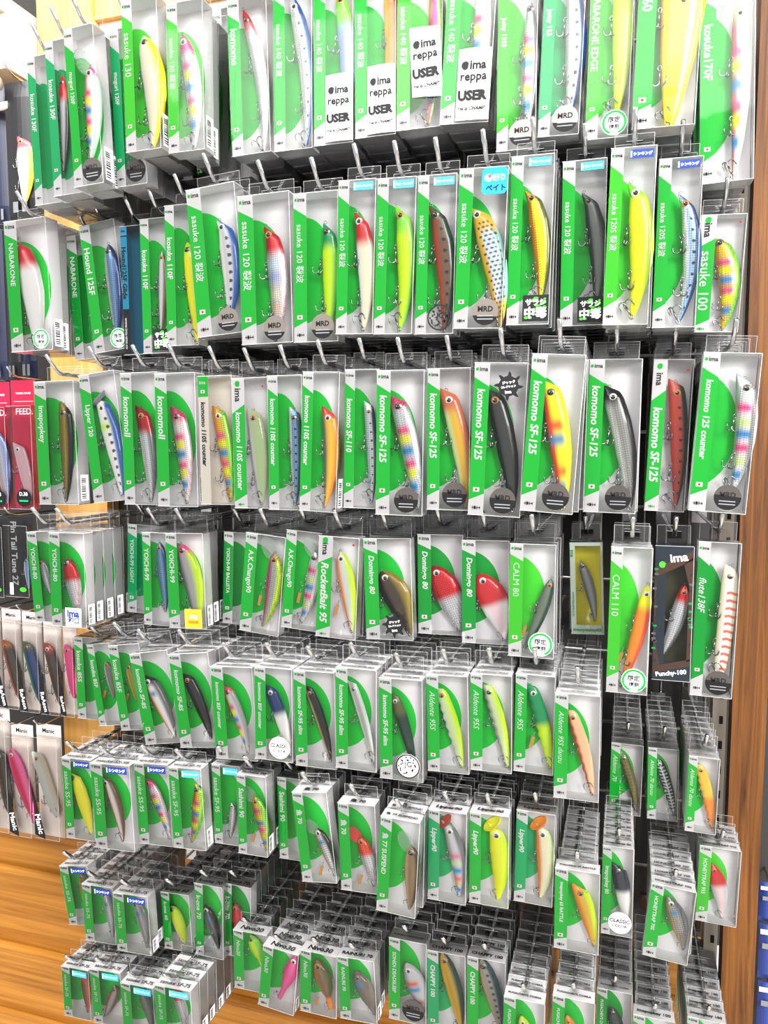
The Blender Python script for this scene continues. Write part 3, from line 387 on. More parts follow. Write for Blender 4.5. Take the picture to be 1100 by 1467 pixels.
def put(mb, s, cx, cz, maxw, maxh, y, m, rot=0.0, bold=0.02, shear=0.0, stretch=False, flat=False):
    """lettering on a front plane (x right, z up); rot in quarter turns clockwise; flat = on a top flap (x right, y away)"""
    vs, fs, dim = _txt[(s, bold, shear)]
    sx = maxw / max(dim[0], 1e-6); sz = maxh / max(dim[1], 1e-6)
    if not stretch: sx = sz = min(sx, sz)
    p = vs * [sx, sz]
    if rot: a = -rot * PI / 2; p = p @ np.array([[math.cos(a), math.sin(a)], [-math.sin(a), math.cos(a)]])
    if flat: mb.raw([(cx + q[0], cz + q[1], y) for q in p], fs, m)
    else: mb.raw([(cx + q[0], y, cz + q[1]) for q in p], fs, m)

# ---------------------------------------------------------------- the place
WALL = 1.062
def build_place():
    f = MB(); f.box((-3.2, -2.0, -0.05), (2.2, 1.6, 0.0), 'floor_dark'); struct('floor', f)
    w = MB(); w.box((-0.81, WALL + 0.032, 0.66), (0.155, WALL + 0.06, 2.1), 'dark_panel'); struct('wall_back', w)
    # wire grid in front of the dark panel
    g = empty('wire_grid', (0, WALL, 0.675)); tag(g, 'chrome wire grid panel behind the hanging lure boxes', 'grid panel')
    vm = MB(); vm.tube([(0, 0, 0), (0, 0, 1.3)], 0.0022, 'wire_steel', 6); vme = vm.mesh('vertical_wire', True)
    for k in range(34): inst('vertical_wire', vme, g, (-0.795 + k * 0.0275, 0.006, 0))
    hm = MB(); hm.tube([(-0.80, 0, 0), (0.115, 0, 0)], 0.0026, 'wire_steel', 6); hme = hm.mesh('horizontal_wire', True)
    for k in range(14): inst('horizontal_wire', hme, g, (0, 0, 0.004 + k * 0.098))
    # slotted upright
    u = empty('slotted_upright', (0.116, 1.012, 0.62)); tag(u, 'cream slotted metal upright beside the oak board', 'upright')
    b = MB(); b.box((0, 0, 0), (0.016, 0.03, 1.5), 'upright_cream'); b.build('channel', u)
    sm = MB(); sm.box((-0.0022, -0.0006, 0), (0.0022, 0.001, 0.010), 'slot_dark'); sme = sm.mesh('slot')
    for k in range(44): inst('slot', sme, u, (0.010, 0, 0.03 + k * 0.032))
    # oak board
    ob = MB(); ob.box((0, 0, 0), (0.0365, 0.028, 2.2), 'oak_board'); o = ob.build('wall_right'); o.location = (0.1305, 0.955, 0.0); tag(o, kind='structure')
    # dark panel of the next bay on either side
    w = MB(); w.box((-2.2, WALL + 0.09, 0.62), (-0.905, WALL + 0.11, 2.3), 'dark_panel'); struct('wall_left', w)
    w = MB(); w.box((0.16, WALL + 0.09, 0.0), (1.2, WALL + 0.11, 2.3), 'dark_panel'); struct('wall_far_right', w)
    # post left of the grid
    p = MB(); p.box((0, 0, 0), (0.102, 0.03, 1.6), 'yellow_post'); o = p.build('trim_1'); o.location = (-0.903, WALL - 0.002, 0.668); tag(o, kind='structure')
    # header board over the grid
    p = MB(); p.box((0, 0, 0), (1.1, 0.02, 0.16), 'yellow_post'); o = p.build('trim_2'); o.location = (-0.80, WALL + 0.005, EYE + 0.655); tag(o, kind='structure')
    p = MB(); p.box((0, 0, 0), (1.0, 0.014, 0.07), 'upright_cream'); o = p.build('trim_3'); o.location = (-0.80, WALL + 0.015, EYE + 0.585); tag(o, kind='structure')
    # upper shelf of the next bay
    s = empty('metal_shelf', (-1.9, 1.0, 1.86)); tag(s, 'cream metal shelf with wire front high beside the wooden post', 'shelf')
    q = MB(); q.box((0, 0.0, 0.06), (0.99, 0.12, 0.14), 'upright_cream'); q.build('shelf_panel', s)
    q = MB(); q.box((0, -0.012, 0.14), (0.99, 0.12, 0.165), 'shelf_metal'); q.build('shelf_lip', s)
    q = MB(); q.tube([(0, -0.02, 0.03), (0.99, -0.02, 0.03)], 0.011, 'shelf_metal', 12); q.build('rail', s, True)
    q = MB(); q.tube([(0, 0, 0.005), (0.99, 0, 0.005)], 0.006, 'shelf_metal', 10); q.build('rail', s, True)
    for k in range(5):
        q = MB(); q.tube([(0, 0.06, -0.03 - 0.03 * k), (0.99, 0.06, -0.03 - 0.03 * k)], 0.0018, 'wire_steel', 6); q.build('horizontal_wire', s, True)
    for k in range(16):
        q = MB(); q.tube([(0.50 + 0.032 * k, 0.062, 0.0), (0.50 + 0.032 * k, 0.062, -0.16)], 0.0018, 'wire_steel', 6); q.build('vertical_wire', s, True)
    # stepped plinth under the displays
    b = empty('baseboard_front', (0, 0, 0)); tag(b, kind='structure')
    for a, z in (((-3.0, 1.092, 0.3), (0.13, 1.16, 0.668)), ((-3.0, 1.080, 0.3), (0.13, 1.0915, 0.577)), ((-3.0, 1.062, 0.25), (0.13, 1.0795, 0.436)), ((-3.0, 1.050, 0.25), (0.13, 1.0615, 0.32))):
        m = MB(); m.box(a, z, 'honey_wood'); q = m.build('plank', b)
        md = q.modifiers.new('round', 'BEVEL'); md.width = 0.004; md.segments = 2
    m = MB(); m.box((-3.0, 1.07, 0), (0.13, 1.1, 0.25), 'dark_panel'); m.build('toe_kick', b)
build_place()

# ---------------------------------------------------------------- box pieces
INK = {'green': 'ink_green', 'teal': 'ink_teal', 'lime': 'ink_lime', 'dark': 'ink_dark', 'big': 'ink_green', 'whitestrip': 'ink_green', 'blue': 'ink_blue', 'yellowbox': 'ink_yellow', 'camo': 'ink_brown'}
def card_mb(w, h, d, var):
    m = MB(); e = 0.0006; yb = d - 0.0005; ink = INK[var]
    sw = (0.30 if var != 'big' else 0.36) * w
    if var == 'yellowbox': sw = 0.17 * w
    base = 'cream_card' if var == 'whitestrip' else 'white_card'
    if var == 'blue': base = 'ink_tealblue'
    if var == 'yellowbox': base = 'ink_palegreen'
    if var == 'camo': base = 'ink_navygrey'
    m.rect(e, w - e, yb, 0, h, base if var != 'yellowbox' else 'ink_yellow')                       # back
    m.poly([(e, yb, 0), (e, e, 0), (e, e, h), (e, yb, h)], base)         # side fold
    m.poly([(e, e, e), (w - e, e, e), (w - e, yb, e), (e, yb, e)], base)                # bottom flap
    m.poly([(e, e, h - e), (e, yb, h - e), (w - e, yb, h - e), (w - e, e, h - e)], base)  # top flap
    m.rect(e, sw, e, 0, h, base)                                          # front strip
    g = e - 0.0002
    if var in ('green', 'teal', 'lime', 'dark'):
        m.poly([(e, g, 0.10 * h), (sw, g, 0.145 * h), (sw, g, 0.845 * h), (e, g, 0.905 * h)], ink)
        m.poly([(sw, e + 0.0003, 0.145 * h), (e, e + 0.0003, 0.10 * h), (e, e + 0.0003, 0.905 * h), (sw, e + 0.0003, 0.845 * h)], ink)
        xl = e + 0.0003
        m.poly([(xl, e, 0.12 * h), (xl, yb, 0.16 * h), (xl, yb, 0.87 * h), (xl, e, 0.86 * h)], ink)
        n = 22; a = 0.70 * w; b = 0.365 * h; cx = 0.06 * w; cz = 0.515 * h
        pts = [(e, yb - 0.0003, cz - b)]
        pts += [(cx + a * math.cos(t), yb - 0.0003, cz + b * math.sin(t)) for t in np.linspace(-PI / 2, PI / 2, n)]
        pts += [(e, yb - 0.0003, cz + b)]
        m.poly(pts, ink)
    elif var == 'big':
        m.poly([(e, g, 0.05 * h), (sw, g, 0.11 * h), (sw, g, 0.80 * h), (e, g, 0.73 * h)], ink)
    elif var == 'whitestrip':
        m.rect(e, sw, g, 0.84 * h, h, ink)
    elif var == 'blue':
        m.rect(e, sw, g, 0.93 * h, h, 'ink_sky'); m.rect(e, sw, g, 0, 0.93 * h, 'ink_black'); m.rect(e, sw, g - 0.0001, 0.36 * h, 0.92 * h, ink)
    elif var == 'yellowbox':
        m.rect(e, w - e, g, 0, 0.1 * h, base); m.rect(w * 0.93, w - e, g, 0, h, base); m.rect(e, w - e, g, 0.96 * h, h, base)
    elif var == 'camo':
        fr = 'ink_brown'
        m.rect(e, w - e, yb - 0.0003, 0.1 * h, 0.9 * h, 'ink_olive')
        m.poly([(e, g, 0.76 * h), (w - e, g, 0.9 * h), (w - e, g, 0.97 * h), (e, g, 0.83 * h)], fr)
        m.poly([(e, g, 0.83 * h), (w - e, g, 0.97 * h), (w - e, g, h), (e, g, h)], 'ink_navygrey')
        m.poly([(e, g, 0.0), (w - e, g, 0.0), (w - e, g, 0.12 * h), (e, g, 0.05 * h)], 'ink_navygrey')
        m.poly([(e, g, 0.05 * h), (w - e, g, 0.12 * h), (w - e, g, 0.17 * h), (e, g, 0.10 * h)], fr)
        m.poly([(e, g, 0.10 * h), (0.2 * w, g, 0.12 * h), (0.06 * w, g, 0.3 * h), (0.06 * w, g, 0.78 * h), (e, g, 0.77 * h)], fr)
        m.poly([(0.75 * w, g, 0.87 * h), (0.9 * w, g, 0.7 * h), (0.88 * w, g, 0.15 * h), (w - e, g, 0.16 * h), (w - e, g, 0.92 * h)], fr)
        rr = random.Random(3)
        for k in range(26):
            zz = rr.uniform(0.12, 0.85) * h; xx = rr.choice((0.04, 0.95)) * w + rr.uniform(-0.02, 0.02) * w
            m.disc(xx, g - 0.0002, zz, 0.0022, 0.0014, rr.choice(('ink_teal', 'ink_olive', 'ink_grey')), 7)
    return m
TABH = 0.019
TABS = {False: (0.019, 0.005, 0.0125, 0.009), True: (0.0125, 0.0018, 0.0092, 0.0056)}   # tall or short hang tab: height, slot bottom, slot top, hook height
def sleeve_mb(w, h, d):
    m = MB(); p = 'clear_plastic'; q = 'tab_plastic'; ed = 'plastic_edge'; y = -0.0002
    m.rect(0, w, y, 0, h, p)
    m.poly([(w, y, 0), (w, d, 0), (w, d, h), (w, y, h)], p)
    m.poly([(0, y, h), (w, y, h), (w, d, h), (0, d, h)], p)
    m.poly([(0, y, 0), (0, d, 0), (w, d, 0), (w, y, 0)], p)
    t = 0.0005
    for a in ((0, w, 0, t), (0, w, h - t, h), (w - t, w, 0, h)): m.rect(a[0], a[1], y - 0.0001, a[2], a[3], ed)
    return m
def tab_mb(w, h, d, short):      # hang tab with its slot, at the back edge
    m = MB(); q = 'tab_plastic'; ed = 'plastic_edge'
    x0, x1 = 0.06 * w, 0.94 * w; s0, s1 = w / 2 - 0.0075, w / 2 + 0.0075; z0, z1, zt = h + TABS[short][1], h + TABS[short][2], h + TABS[short][0]
    m.rect(x0, s0, d, h, zt, q); m.rect(s1, x1, d, h, zt, q); m.rect(s0, s1, d, h, z0, q); m.rect(s0, s1, d, z1, zt, q)
    t = 0.00032; yy = d - 0.0003
    for a in ((x0, x1, zt - t, zt), (x0, x0 + t, h, zt), (x1 - t, x1, h, zt), (s0, s1, z1, z1 + t)):
        m.rect(a[0], a[1], yy, a[2], a[3], ed)
    return m
def print_mb(w, h, d, var, text, top):
    m = MB(); y = 0.0001; sw = (0.30 if var != 'big' else 0.36) * w; b, s = style(text)
    if var == 'camo':
        put(m, 'ima', 0.62 * w, 0.915 * h, 0.45 * w, 0.07 * h, y - 0.0004, 'ink_white', -0.1)
        m.disc(0.2 * w, y - 0.0004, 0.86 * h, 0.085 * w, 0.085 * w, 'ink_lime', 20, 0.3, 5.6)
        put(m, text, 0.5 * w, 0.055 * h, 0.8 * w, 0.07 * h, y - 0.0004, 'ink_white', -0.1, b, s)
        return m
    if var == 'yellowbox':
        put(m, 'ima', 0.09 * w, 0.88 * h, 0.13 * h, 0.11 * w, y - 0.0003, 'ink_dark', 1)
        put(m, 'www.ima-ams.co.jp', 0.09 * w, 0.33 * h, 0.42 * h, 0.09 * w, y - 0.0003, 'ink_dark', 1)
        put(m, text, 0.5 * w, 0.045 * h, 0.85 * w, 0.06 * h, y - 0.0003, 'ink_dark', 0, b, s)
        return m
    if var == 'blue':
        put(m, text, sw / 2, 0.64 * h, 0.54 * h, sw * 0.7, y - 0.0002, 'ink_black', 1, b, s); put(m, 'www.ima-ams.co', sw / 2, 0.17 * h, 0.32 * h, sw * 0.4, y - 0.0002, 'ink_white', 1)
        put(m, 'ima', sw / 2, 0.965 * h, sw * 0.6, 0.03 * h, y - 0.0002, 'ink_black'); return m
    if var == 'big':
        put(m, 'ima', sw * 0.5, 0.87 * h, 0.12 * h, sw * 0.45, y, 'ink_black', 1)
        m.disc(sw * 0.5, y, 0.955 * h, sw * 0.2, sw * 0.2, 'ink_green', 16, 0.5, 5.8)
        put(m, text, sw * 0.52, 0.44 * h, 0.60 * h, sw * 0.62, y - 0.0002, 'ink_white', 1, b, s)
        m.disc(0.86 * w, 0.0002, 0.93 * h, 0.0012, 0.0012, 'ink_red', 10)
        fish(m, sw * 0.5, 0.03 * h, sw * 0.45, y, 'ink_green')
        return m
    if var == 'whitestrip':
        put(m, 'ima', sw * 0.5, 0.95 * h, sw * 0.6, 0.03 * h, y - 0.0002, 'ink_palegreen')
        put(m, text, sw * 0.5, 0.55 * h, 0.5 * h, sw * 0.5, y, 'ink_black', 1, b, s)
        flag(m, sw * 0.5, 0.88 * h, sw, y)
        return m
    m.disc(sw * 0.22, y, 0.957 * h, sw * 0.1, sw * 0.1, 'ink_green', 12, 0.5, 5.8)
    put(m, 'ima', sw * 0.62, 0.957 * h, sw * 0.52, sw * 0.26, y, 'ink_black')
    ln = min(0.50, 0.028 * len(text) + 0.10) * h
    put(m, text, sw * 0.52, 0.84 * h - ln / 2 - 0.01 * h, ln, sw * 0.56, y - 0.0002, 'ink_white', 1, b, s)
    flag(m, sw * 0.5, 0.17 * h, sw, y - 0.0002)
    fish(m, sw * 0.52, 0.05 * h, sw * 0.55, y, 'ink_black')
    if top:
        put(m, text, 0.5 * w, 0.42 * d, 0.8 * w, 0.42 * d, h + 0.0004, 'ink_black', 0, b, s, False, True)
    return m
def flag(m, x, z, sw, y):
    q = sw * 0.2
    m.rect(x - q, x + q, y, z - q * 0.7, z + q * 0.7, 'ink_white'); m.disc(x, y - 0.0001, z, q * 0.36, q * 0.36, 'ink_red', 12)
def fish(m, x, z, wd, y, ink):
    a = wd / 2
    m.disc(x - a * 0.25, y, z, a * 0.16, a * 0.42, ink, 10); m.rect(x - a, x + a * 0.7, y, z - a * 0.07, z + a * 0.07, ink)
    for k in range(4): m.rect(x - a * 0.75 + k * a * 0.33, x - a * 0.63 + k * a * 0.33, y, z - a * 0.4, z + a * 0.4, ink)
    m.poly([(x + a * 0.6, y, z), (x + a, y, z - a * 0.35), (x + a, y, z + a * 0.35)], ink)
def barcode_mb(w, h, d):
    m = MB(); x = w + 0.0003; rr = random.Random(5); y0, y1 = d * 0.2, d * 0.85
    m.poly([(x, y0, 0.03 * h), (x, y1, 0.03 * h), (x, y1, 0.24 * h), (x, y0, 0.24 * h)], 'ink_white')
    z = 0.045 * h; x += 0.0002
    while z < 0.225 * h:
        t = rr.uniform(0.003, 0.012) * h
        m.poly([(x, y0 + 0.001, z), (x, y1 - 0.005, z), (x, y1 - 0.005, z + t), (x, y0 + 0.001, z + t)], 'ink_black'); z += t + rr.uniform(0.003, 0.007) * h
    return m
def sticker_mb(kind, w, h):
    m = MB(); y = -0.0007
    def solid(pts, ink):   # a label with a little thickness
        n = len(pts); a = [(p[0], y, p[1]) for p in pts]; b = [(p[0], y + 0.0003, p[1]) for p in pts]
        m.poly(a, ink)
        for k in range(n): m.poly([a[k], b[k], b[(k + 1) % n], a[(k + 1) % n]], ink)
    def circ(cx, cz, r, n=28): return [(cx + r * math.cos(2 * PI * k / n), cz + r * math.sin(2 * PI * k / n)) for k in range(n)]
    def rc(x0, x1, z0, z1): return [(x0, z0), (x1, z0), (x1, z1), (x0, z1)]
    y2 = y - 0.0002
    if kind in ('mrd', 'mrd2'):
        r = 0.0125; cx, cz = min(0.66 * w, w - r - 0.001), r + 0.003
        solid(circ(cx, cz, r), 'sticker_silver' if kind == 'mrd2' else 'sticker_dark')
        m.disc(cx, y - 0.0001, cz, r, r, 'sticker_foil_shaded', 20, 0.05, PI - 0.05) if kind == 'mrd' else m.disc(cx, y - 0.0001, cz, r, r, 'sticker_dark', 20, PI + 0.25, 2 * PI - 0.25)  # dark copy of the silver foil top, its dark reflection put into the colour
        put(m, 'MRD', cx, cz + r * 0.22, r * 1.45, r * 0.42, y2, 'ink_black', 0, 0.035)
        for k in range(2): m.rect(cx - r * 0.6, cx + r * 0.6, y2, cz - r * (0.34 + 0.24 * k), cz - r * (0.26 + 0.24 * k), 'ink_grey')
    elif kind == 'gentei':
        r = 0.0118; cx, cz = min(0.74 * w, w - r - 0.001), r + 0.002
        solid(circ(cx, cz, r), 'ink_white')
        n = 30
        for k in range(n):
            a = -PI / 2 + 0.5 + (2 * PI - 1.0) * k / (n - 1)
            m.disc(cx + r * 0.86 * math.cos(a), y2, cz + r * 0.86 * math.sin(a), r * 0.13, r * 0.09, 'ink_dark', 7)
        put(m, '限定', cx, cz + r * 0.22, r * 1.1, r * 0.5, y2, 'ink_black', 0, 0.035); put(m, '復刻', cx, cz - r * 0.28, r * 1.1, r * 0.5, y2, 'ink_black', 0, 0.035)
    elif kind == 'sarashi':
        s = 0.0245; x0 = min(0.42 * w, w - s - 0.0005); z0 = 0.003
        solid(rc(x0, x0 + s, z0, z0 + s), 'ink_black'); rr = random.Random(2)
        for k in range(10): m.disc(x0 + rr.uniform(0.003, s - 0.003), y - 0.0001, z0 + rr.uniform(0.003, s - 0.003), rr.uniform(0.001, 0.003), rr.uniform(0.001, 0.002), 'ink_lime', 9)
        put(m, 'サラシ', x0 + s / 2, z0 + s * 0.72, s * 0.78, s * 0.3, y2, 'ink_white', 0, 0.035); put(m, '中毒', x0 + s / 2, z0 + s * 0.33, s * 0.85, s * 0.45, y2, 'ink_white', 0, 0.035)
    elif kind in ('floating', 'sinking'):
        ink = 'ink_sky' if kind == 'floating' else 'ink_navy'; z1 = h - 0.003; z0 = z1 - 0.0075; x0 = 0.42 * w; x1 = 0.93 * w
        solid(rc(x0, x1, z0, z1), ink); put(m, 'フローティング' if kind == 'floating' else 'シンキング', (x0 + x1) / 2 + 0.001, (z0 + z1) / 2, (x1 - x0) * 0.8, 0.0045, y2, 'ink_white', 0, 0.035)
        m.rect(x0 + 0.0006, x0 + 0.002, y2, z0 + 0.001, z1 - 0.001, 'ink_white')
    elif kind in ('splat', 'splat2'):
        cx, cz = (0.66 * w, h - 0.022) if kind == 'splat' else (0.62 * w, 0.016)
        rr = random.Random(4); pts = []
        for k in range(48):
            a = 2 * PI * k / 48; s = max(0, math.cos(a * 8 + 0.4)) ** 3
            pts.append((cx + (0.0095 + 0.006 * s) * math.cos(a), cz + (0.0095 + 0.006 * s) * math.sin(a)))
        solid(pts, 'ink_black')
        put(m, 'ジャック', cx, cz + 0.0035, 0.012, 0.003, y2, 'ink_white', -0.1); put(m, 'コレクション', cx, cz - 0.0005, 0.014, 0.0034, y2, 'ink_white', -0.1); put(m, 'ima', cx, cz - 0.0055, 0.006, 0.003, y2, 'ink_white', -0.1)
    elif kind == 'horibait':
        s = 0.024; x0, z0 = w - s - 0.0006, h - s - 0.001
        k = 0.003
        solid([(x0 + k, z0), (x0 + s - k, z0), (x0 + s, z0 + k), (x0 + s, z0 + s - k), (x0 + s - k, z0 + s), (x0 + k, z0 + s), (x0, z0 + s - k), (x0, z0 + k)], 'ink_azure')
        m.disc(x0 + s * 0.25, y2, z0 + s * 0.62, s * 0.15, s * 0.15, 'ink_white', 16); m.disc(x0 + s * 0.3, y2 - 0.0001, z0 + s * 0.68, s * 0.07, s * 0.07, 'ink_pink', 12)
        put(m, '掘り', x0 + s * 0.66, z0 + s * 0.62, s * 0.48, s * 0.3, y2, 'ink_white', 0, 0.035); put(m, 'ベイト', x0 + s * 0.55, z0 + s * 0.24, s * 0.78, s * 0.28, y2, 'ink_black', 0, 0.035)
    elif kind == 'classic':
        r = 0.0118; cx, cz = min(0.66 * w, w - r - 0.001), r + 0.003
        solid(circ(cx, cz, r), 'ink_white'); put(m, 'CLASSIC', cx, cz + r * 0.2, r * 1.75, r * 0.5, y2, 'ink_black', 0, 0.035); put(m, 'COLOR', cx, cz - r * 0.28, r * 1.3, r * 0.4, y2, 'ink_black', 0, 0.035)
    elif kind == 'imawa':
        s = 0.022; x0, z0 = 0.42 * w, 0.001
        solid(rc(x0, x0 + s, z0, z0 + s), 'ink_white'); put(m, 'ima', x0 + s / 2, z0 + s * 0.7, s * 0.8, s * 0.4, y2, 'ink_navy', 0, 0.045); put(m, '和口', x0 + s / 2, z0 + s * 0.34, s * 0.7, s * 0.36, y2, 'ink_navy', 0, 0.035)
    elif kind == 'orangestk':
        s = 0.022; x0, z0 = 0.45 * w, 0.001
        solid(rc(x0, x0 + s, z0, z0 + s), 'ink_amber'); m.rect(x0 + 0.004, x0 + s - 0.004, y - 0.0001, z0 + 0.004, z0 + s - 0.004, 'ink_orange'); put(m, '復刻', x0 + s / 2, z0 + s * 0.62, s * 0.6, s * 0.3, y2, 'ink_white', 0, 0.035); put(m, 'COLOR', x0 + s / 2, z0 + s * 0.32, s * 0.6, s * 0.2, y2, 'ink_red', 0, 0.035)
    elif kind in ('jg', 'stamp'):
        r = 0.0125; cx, cz = min(0.66 * w, w - r - 0.001), r + 0.003
        if kind == 'jg': solid(circ(cx, cz, r), 'ink_white')
        for k in range(40):
            a = 2 * PI * k / 40; a2 = 2 * PI * (k + 1) / 40
            m.poly([(cx + r * q * math.cos(t), y2, cz + r * q * math.sin(t)) for t, q in ((a, 0.88), (a2, 0.88), (a2, 0.99), (a, 0.99))], 'ink_black')
        put(m, 'JG', cx, cz + r * 0.1, r * 0.8, r * 0.6, y2, 'ink_black'); rr = random.Random(9)
        for k in range(22):
            a = rr.uniform(0, 2 * PI); q = rr.uniform(0.45, 0.8) * r
            m.disc(cx + q * math.cos(a), y2, cz + q * math.sin(a), r * 0.07, r * 0.1, 'ink_black', 6)
    elif kind in ('user', 'usertilt'):
        x0, x1 = 0.33 * w, 0.995 * w; hh = 0.068; wd = x1 - x0; z0 = 0.002 if kind == 'user' else 0.03; n = 10; lift = 0.002; til = 0 if kind == 'user' else -0.06
        def P(u, v, off=0): return (x0 + u * wd + til * (v - 0.5) * hh, -0.0012 - lift * math.sin(PI * u) - off, z0 + v * hh + til * (u - 0.5) * wd)
        for k in range(n):
            m.poly([P(k / n, 0), P((k + 1) / n, 0), P((k + 1) / n, 1), P(k / n, 1)], 'ink_white')
            for vv in (0, 1): m.poly([P(k / n, vv), P((k + 1) / n, vv), (P((k + 1) / n, vv)[0], -0.0003, P((k + 1) / n, vv)[2]), (P(k / n, vv)[0], -0.0003, P(k / n, vv)[2])], 'ink_white')
        t = MB(); yt = -0.0012 - lift - 0.0004; cx = x0 + wd / 2
        put(t, 'ima', cx + wd * 0.12, z0 + hh * 0.76, wd * 0.5, hh * 0.2, yt, 'ink_black', 0, 0.038); t.disc(cx - wd * 0.27, yt, z0 + hh * 0.76, wd * 0.12, wd * 0.12, 'ink_black', 18, 0.5, 5.8)
        put(t, 'reppa', cx, z0 + hh * 0.57, wd * 0.8, hh * 0.22, yt, 'ink_black', 0, 0.03); put(t, 'USER', cx, z0 + hh * 0.34, wd * 0.9, hh * 0.2, yt, 'ink_black', 0, 0.06); put(t, 'He is CHAMP!', cx, z0 + hh * 0.16, wd * 0.86, hh * 0.12, yt, 'ink_black', 0, 0.045, 0.2)
        m.add(t, Matrix.Translation((cx, 0, z0 + hh / 2)) @ Matrix.Rotation(til, 4, 'Y') @ Matrix.Translation((-cx, 0, -z0 - hh / 2)))
    return m

# ---------------------------------------------------------------- lures
PROF = {
 'minnow': [(0, .06), (.03, .36), (.08, .62), (.16, .84), (.32, 1), (.55, .92), (.78, .62), (.93, .32), (1, .1)],
 'sasuke': [(0, .08), (.03, .3), (.07, .55), (.12, .74), (.28, 1), (.5, .98), (.75, .68), (.92, .36), (1, .12)],
 'komomo': [(0, .78), (.02, .86), (.08, .9), (.3, 1), (.55, .92), (.8, .6), (.95, .26), (1, .1)],
 'popper': [(0, .55), (.02, .8), (.1, .92), (.3, 1), (.6, .84), (.85, .48), (1, .12)],
 'fat': [(0, .12), (.04, .4), (.1, .62), (.25, .95), (.4, 1), (.6, .86), (.8, .5), (.94, .24), (1, .12)],
 'fat2': [(0, .1), (.04, .36), (.1, .6), (.25, .92), (.42, 1), (.62, .86), (.82, .5), (.95, .25), (1, .12)],
 'big': [(0, .8), (.1, 1), (.3, .98), (.6, .78), (.85, .45), (.97, .25), (1, .18)],
 'aldente': [(0, .5), (.03, .74), (.1, .86), (.35, 1), (.6, .9), (.85, .55), (1, .2)],
 'flute': [(0, .6), (.03, .8), (.12, .95), (.4, 1), (.7, .95), (.9, .7), (1, .3)],
 'jig': [(0, .16), (.06, .42), (.2, .74), (.42, 1), (.65, .9), (.85, .55), (1, .2)],
 'lipper': [(0, .8), (.03, .72), (.1, .78), (.3, 1), (.55, .92), (.8, .6), (.94, .34), (1, .24)],
 'vibe': [(0, .08), (.06, .4), (.2, .85), (.38, 1), (.6, .75), (.75, .4), (.88, .34), (1, .3)],
}
PROF['diver'] = PROF['minnow']; PROF['diverred'] = PROF['minnow']; PROF['lipmin'] = PROF['sasuke']
BARS = {
 'candy': [(.30, 'pink', 1), (.38, 'yellow', 1), (.48, 'blueb', 1), (.60, 'pink', 1), (.68, 'yellow', 1), (.80, 'blueb', 1)],
 'pastel': [(.35, 'bluewhite', 1), (.45, 'lavender', .7), (.6, 'cream', 1), (.72, 'peach', .8), (.84, 'goldyellow', .6)],
 'candypink': [(.25, 'pink', 1), (.38, 'chart', .6), (.48, 'blueb', 1), (.60, 'pink', 1), (.72, 'chart', .6), (.84, 'blueb', 1)],
 'redblue': [(.34, 'redorange', .9), (.45, 'blueb', .9), (.7, 'redorange', .8), (.82, 'blueb', .8)],
 'bluedot': [(.27, 'blueb', .9)],
 'greenpatch': [(.28, 'chart', .8)],
 'candylow': [(.42, 'pink', .7), (.52, 'palegreen', .8), (.62, 'blueb', 1), (.74, 'pinkred', .9), (.8, 'gold', .7), (.9, 'blueb', 1)],
}
BARS['candyL'] = BARS['candy']
COLL['blueb'] = np.array(lin((52, 140, 205)))
def sstep(a, b, x): t = np.clip((x - a) / (b - a), 0, 1); return t * t * (3 - 2 * t)
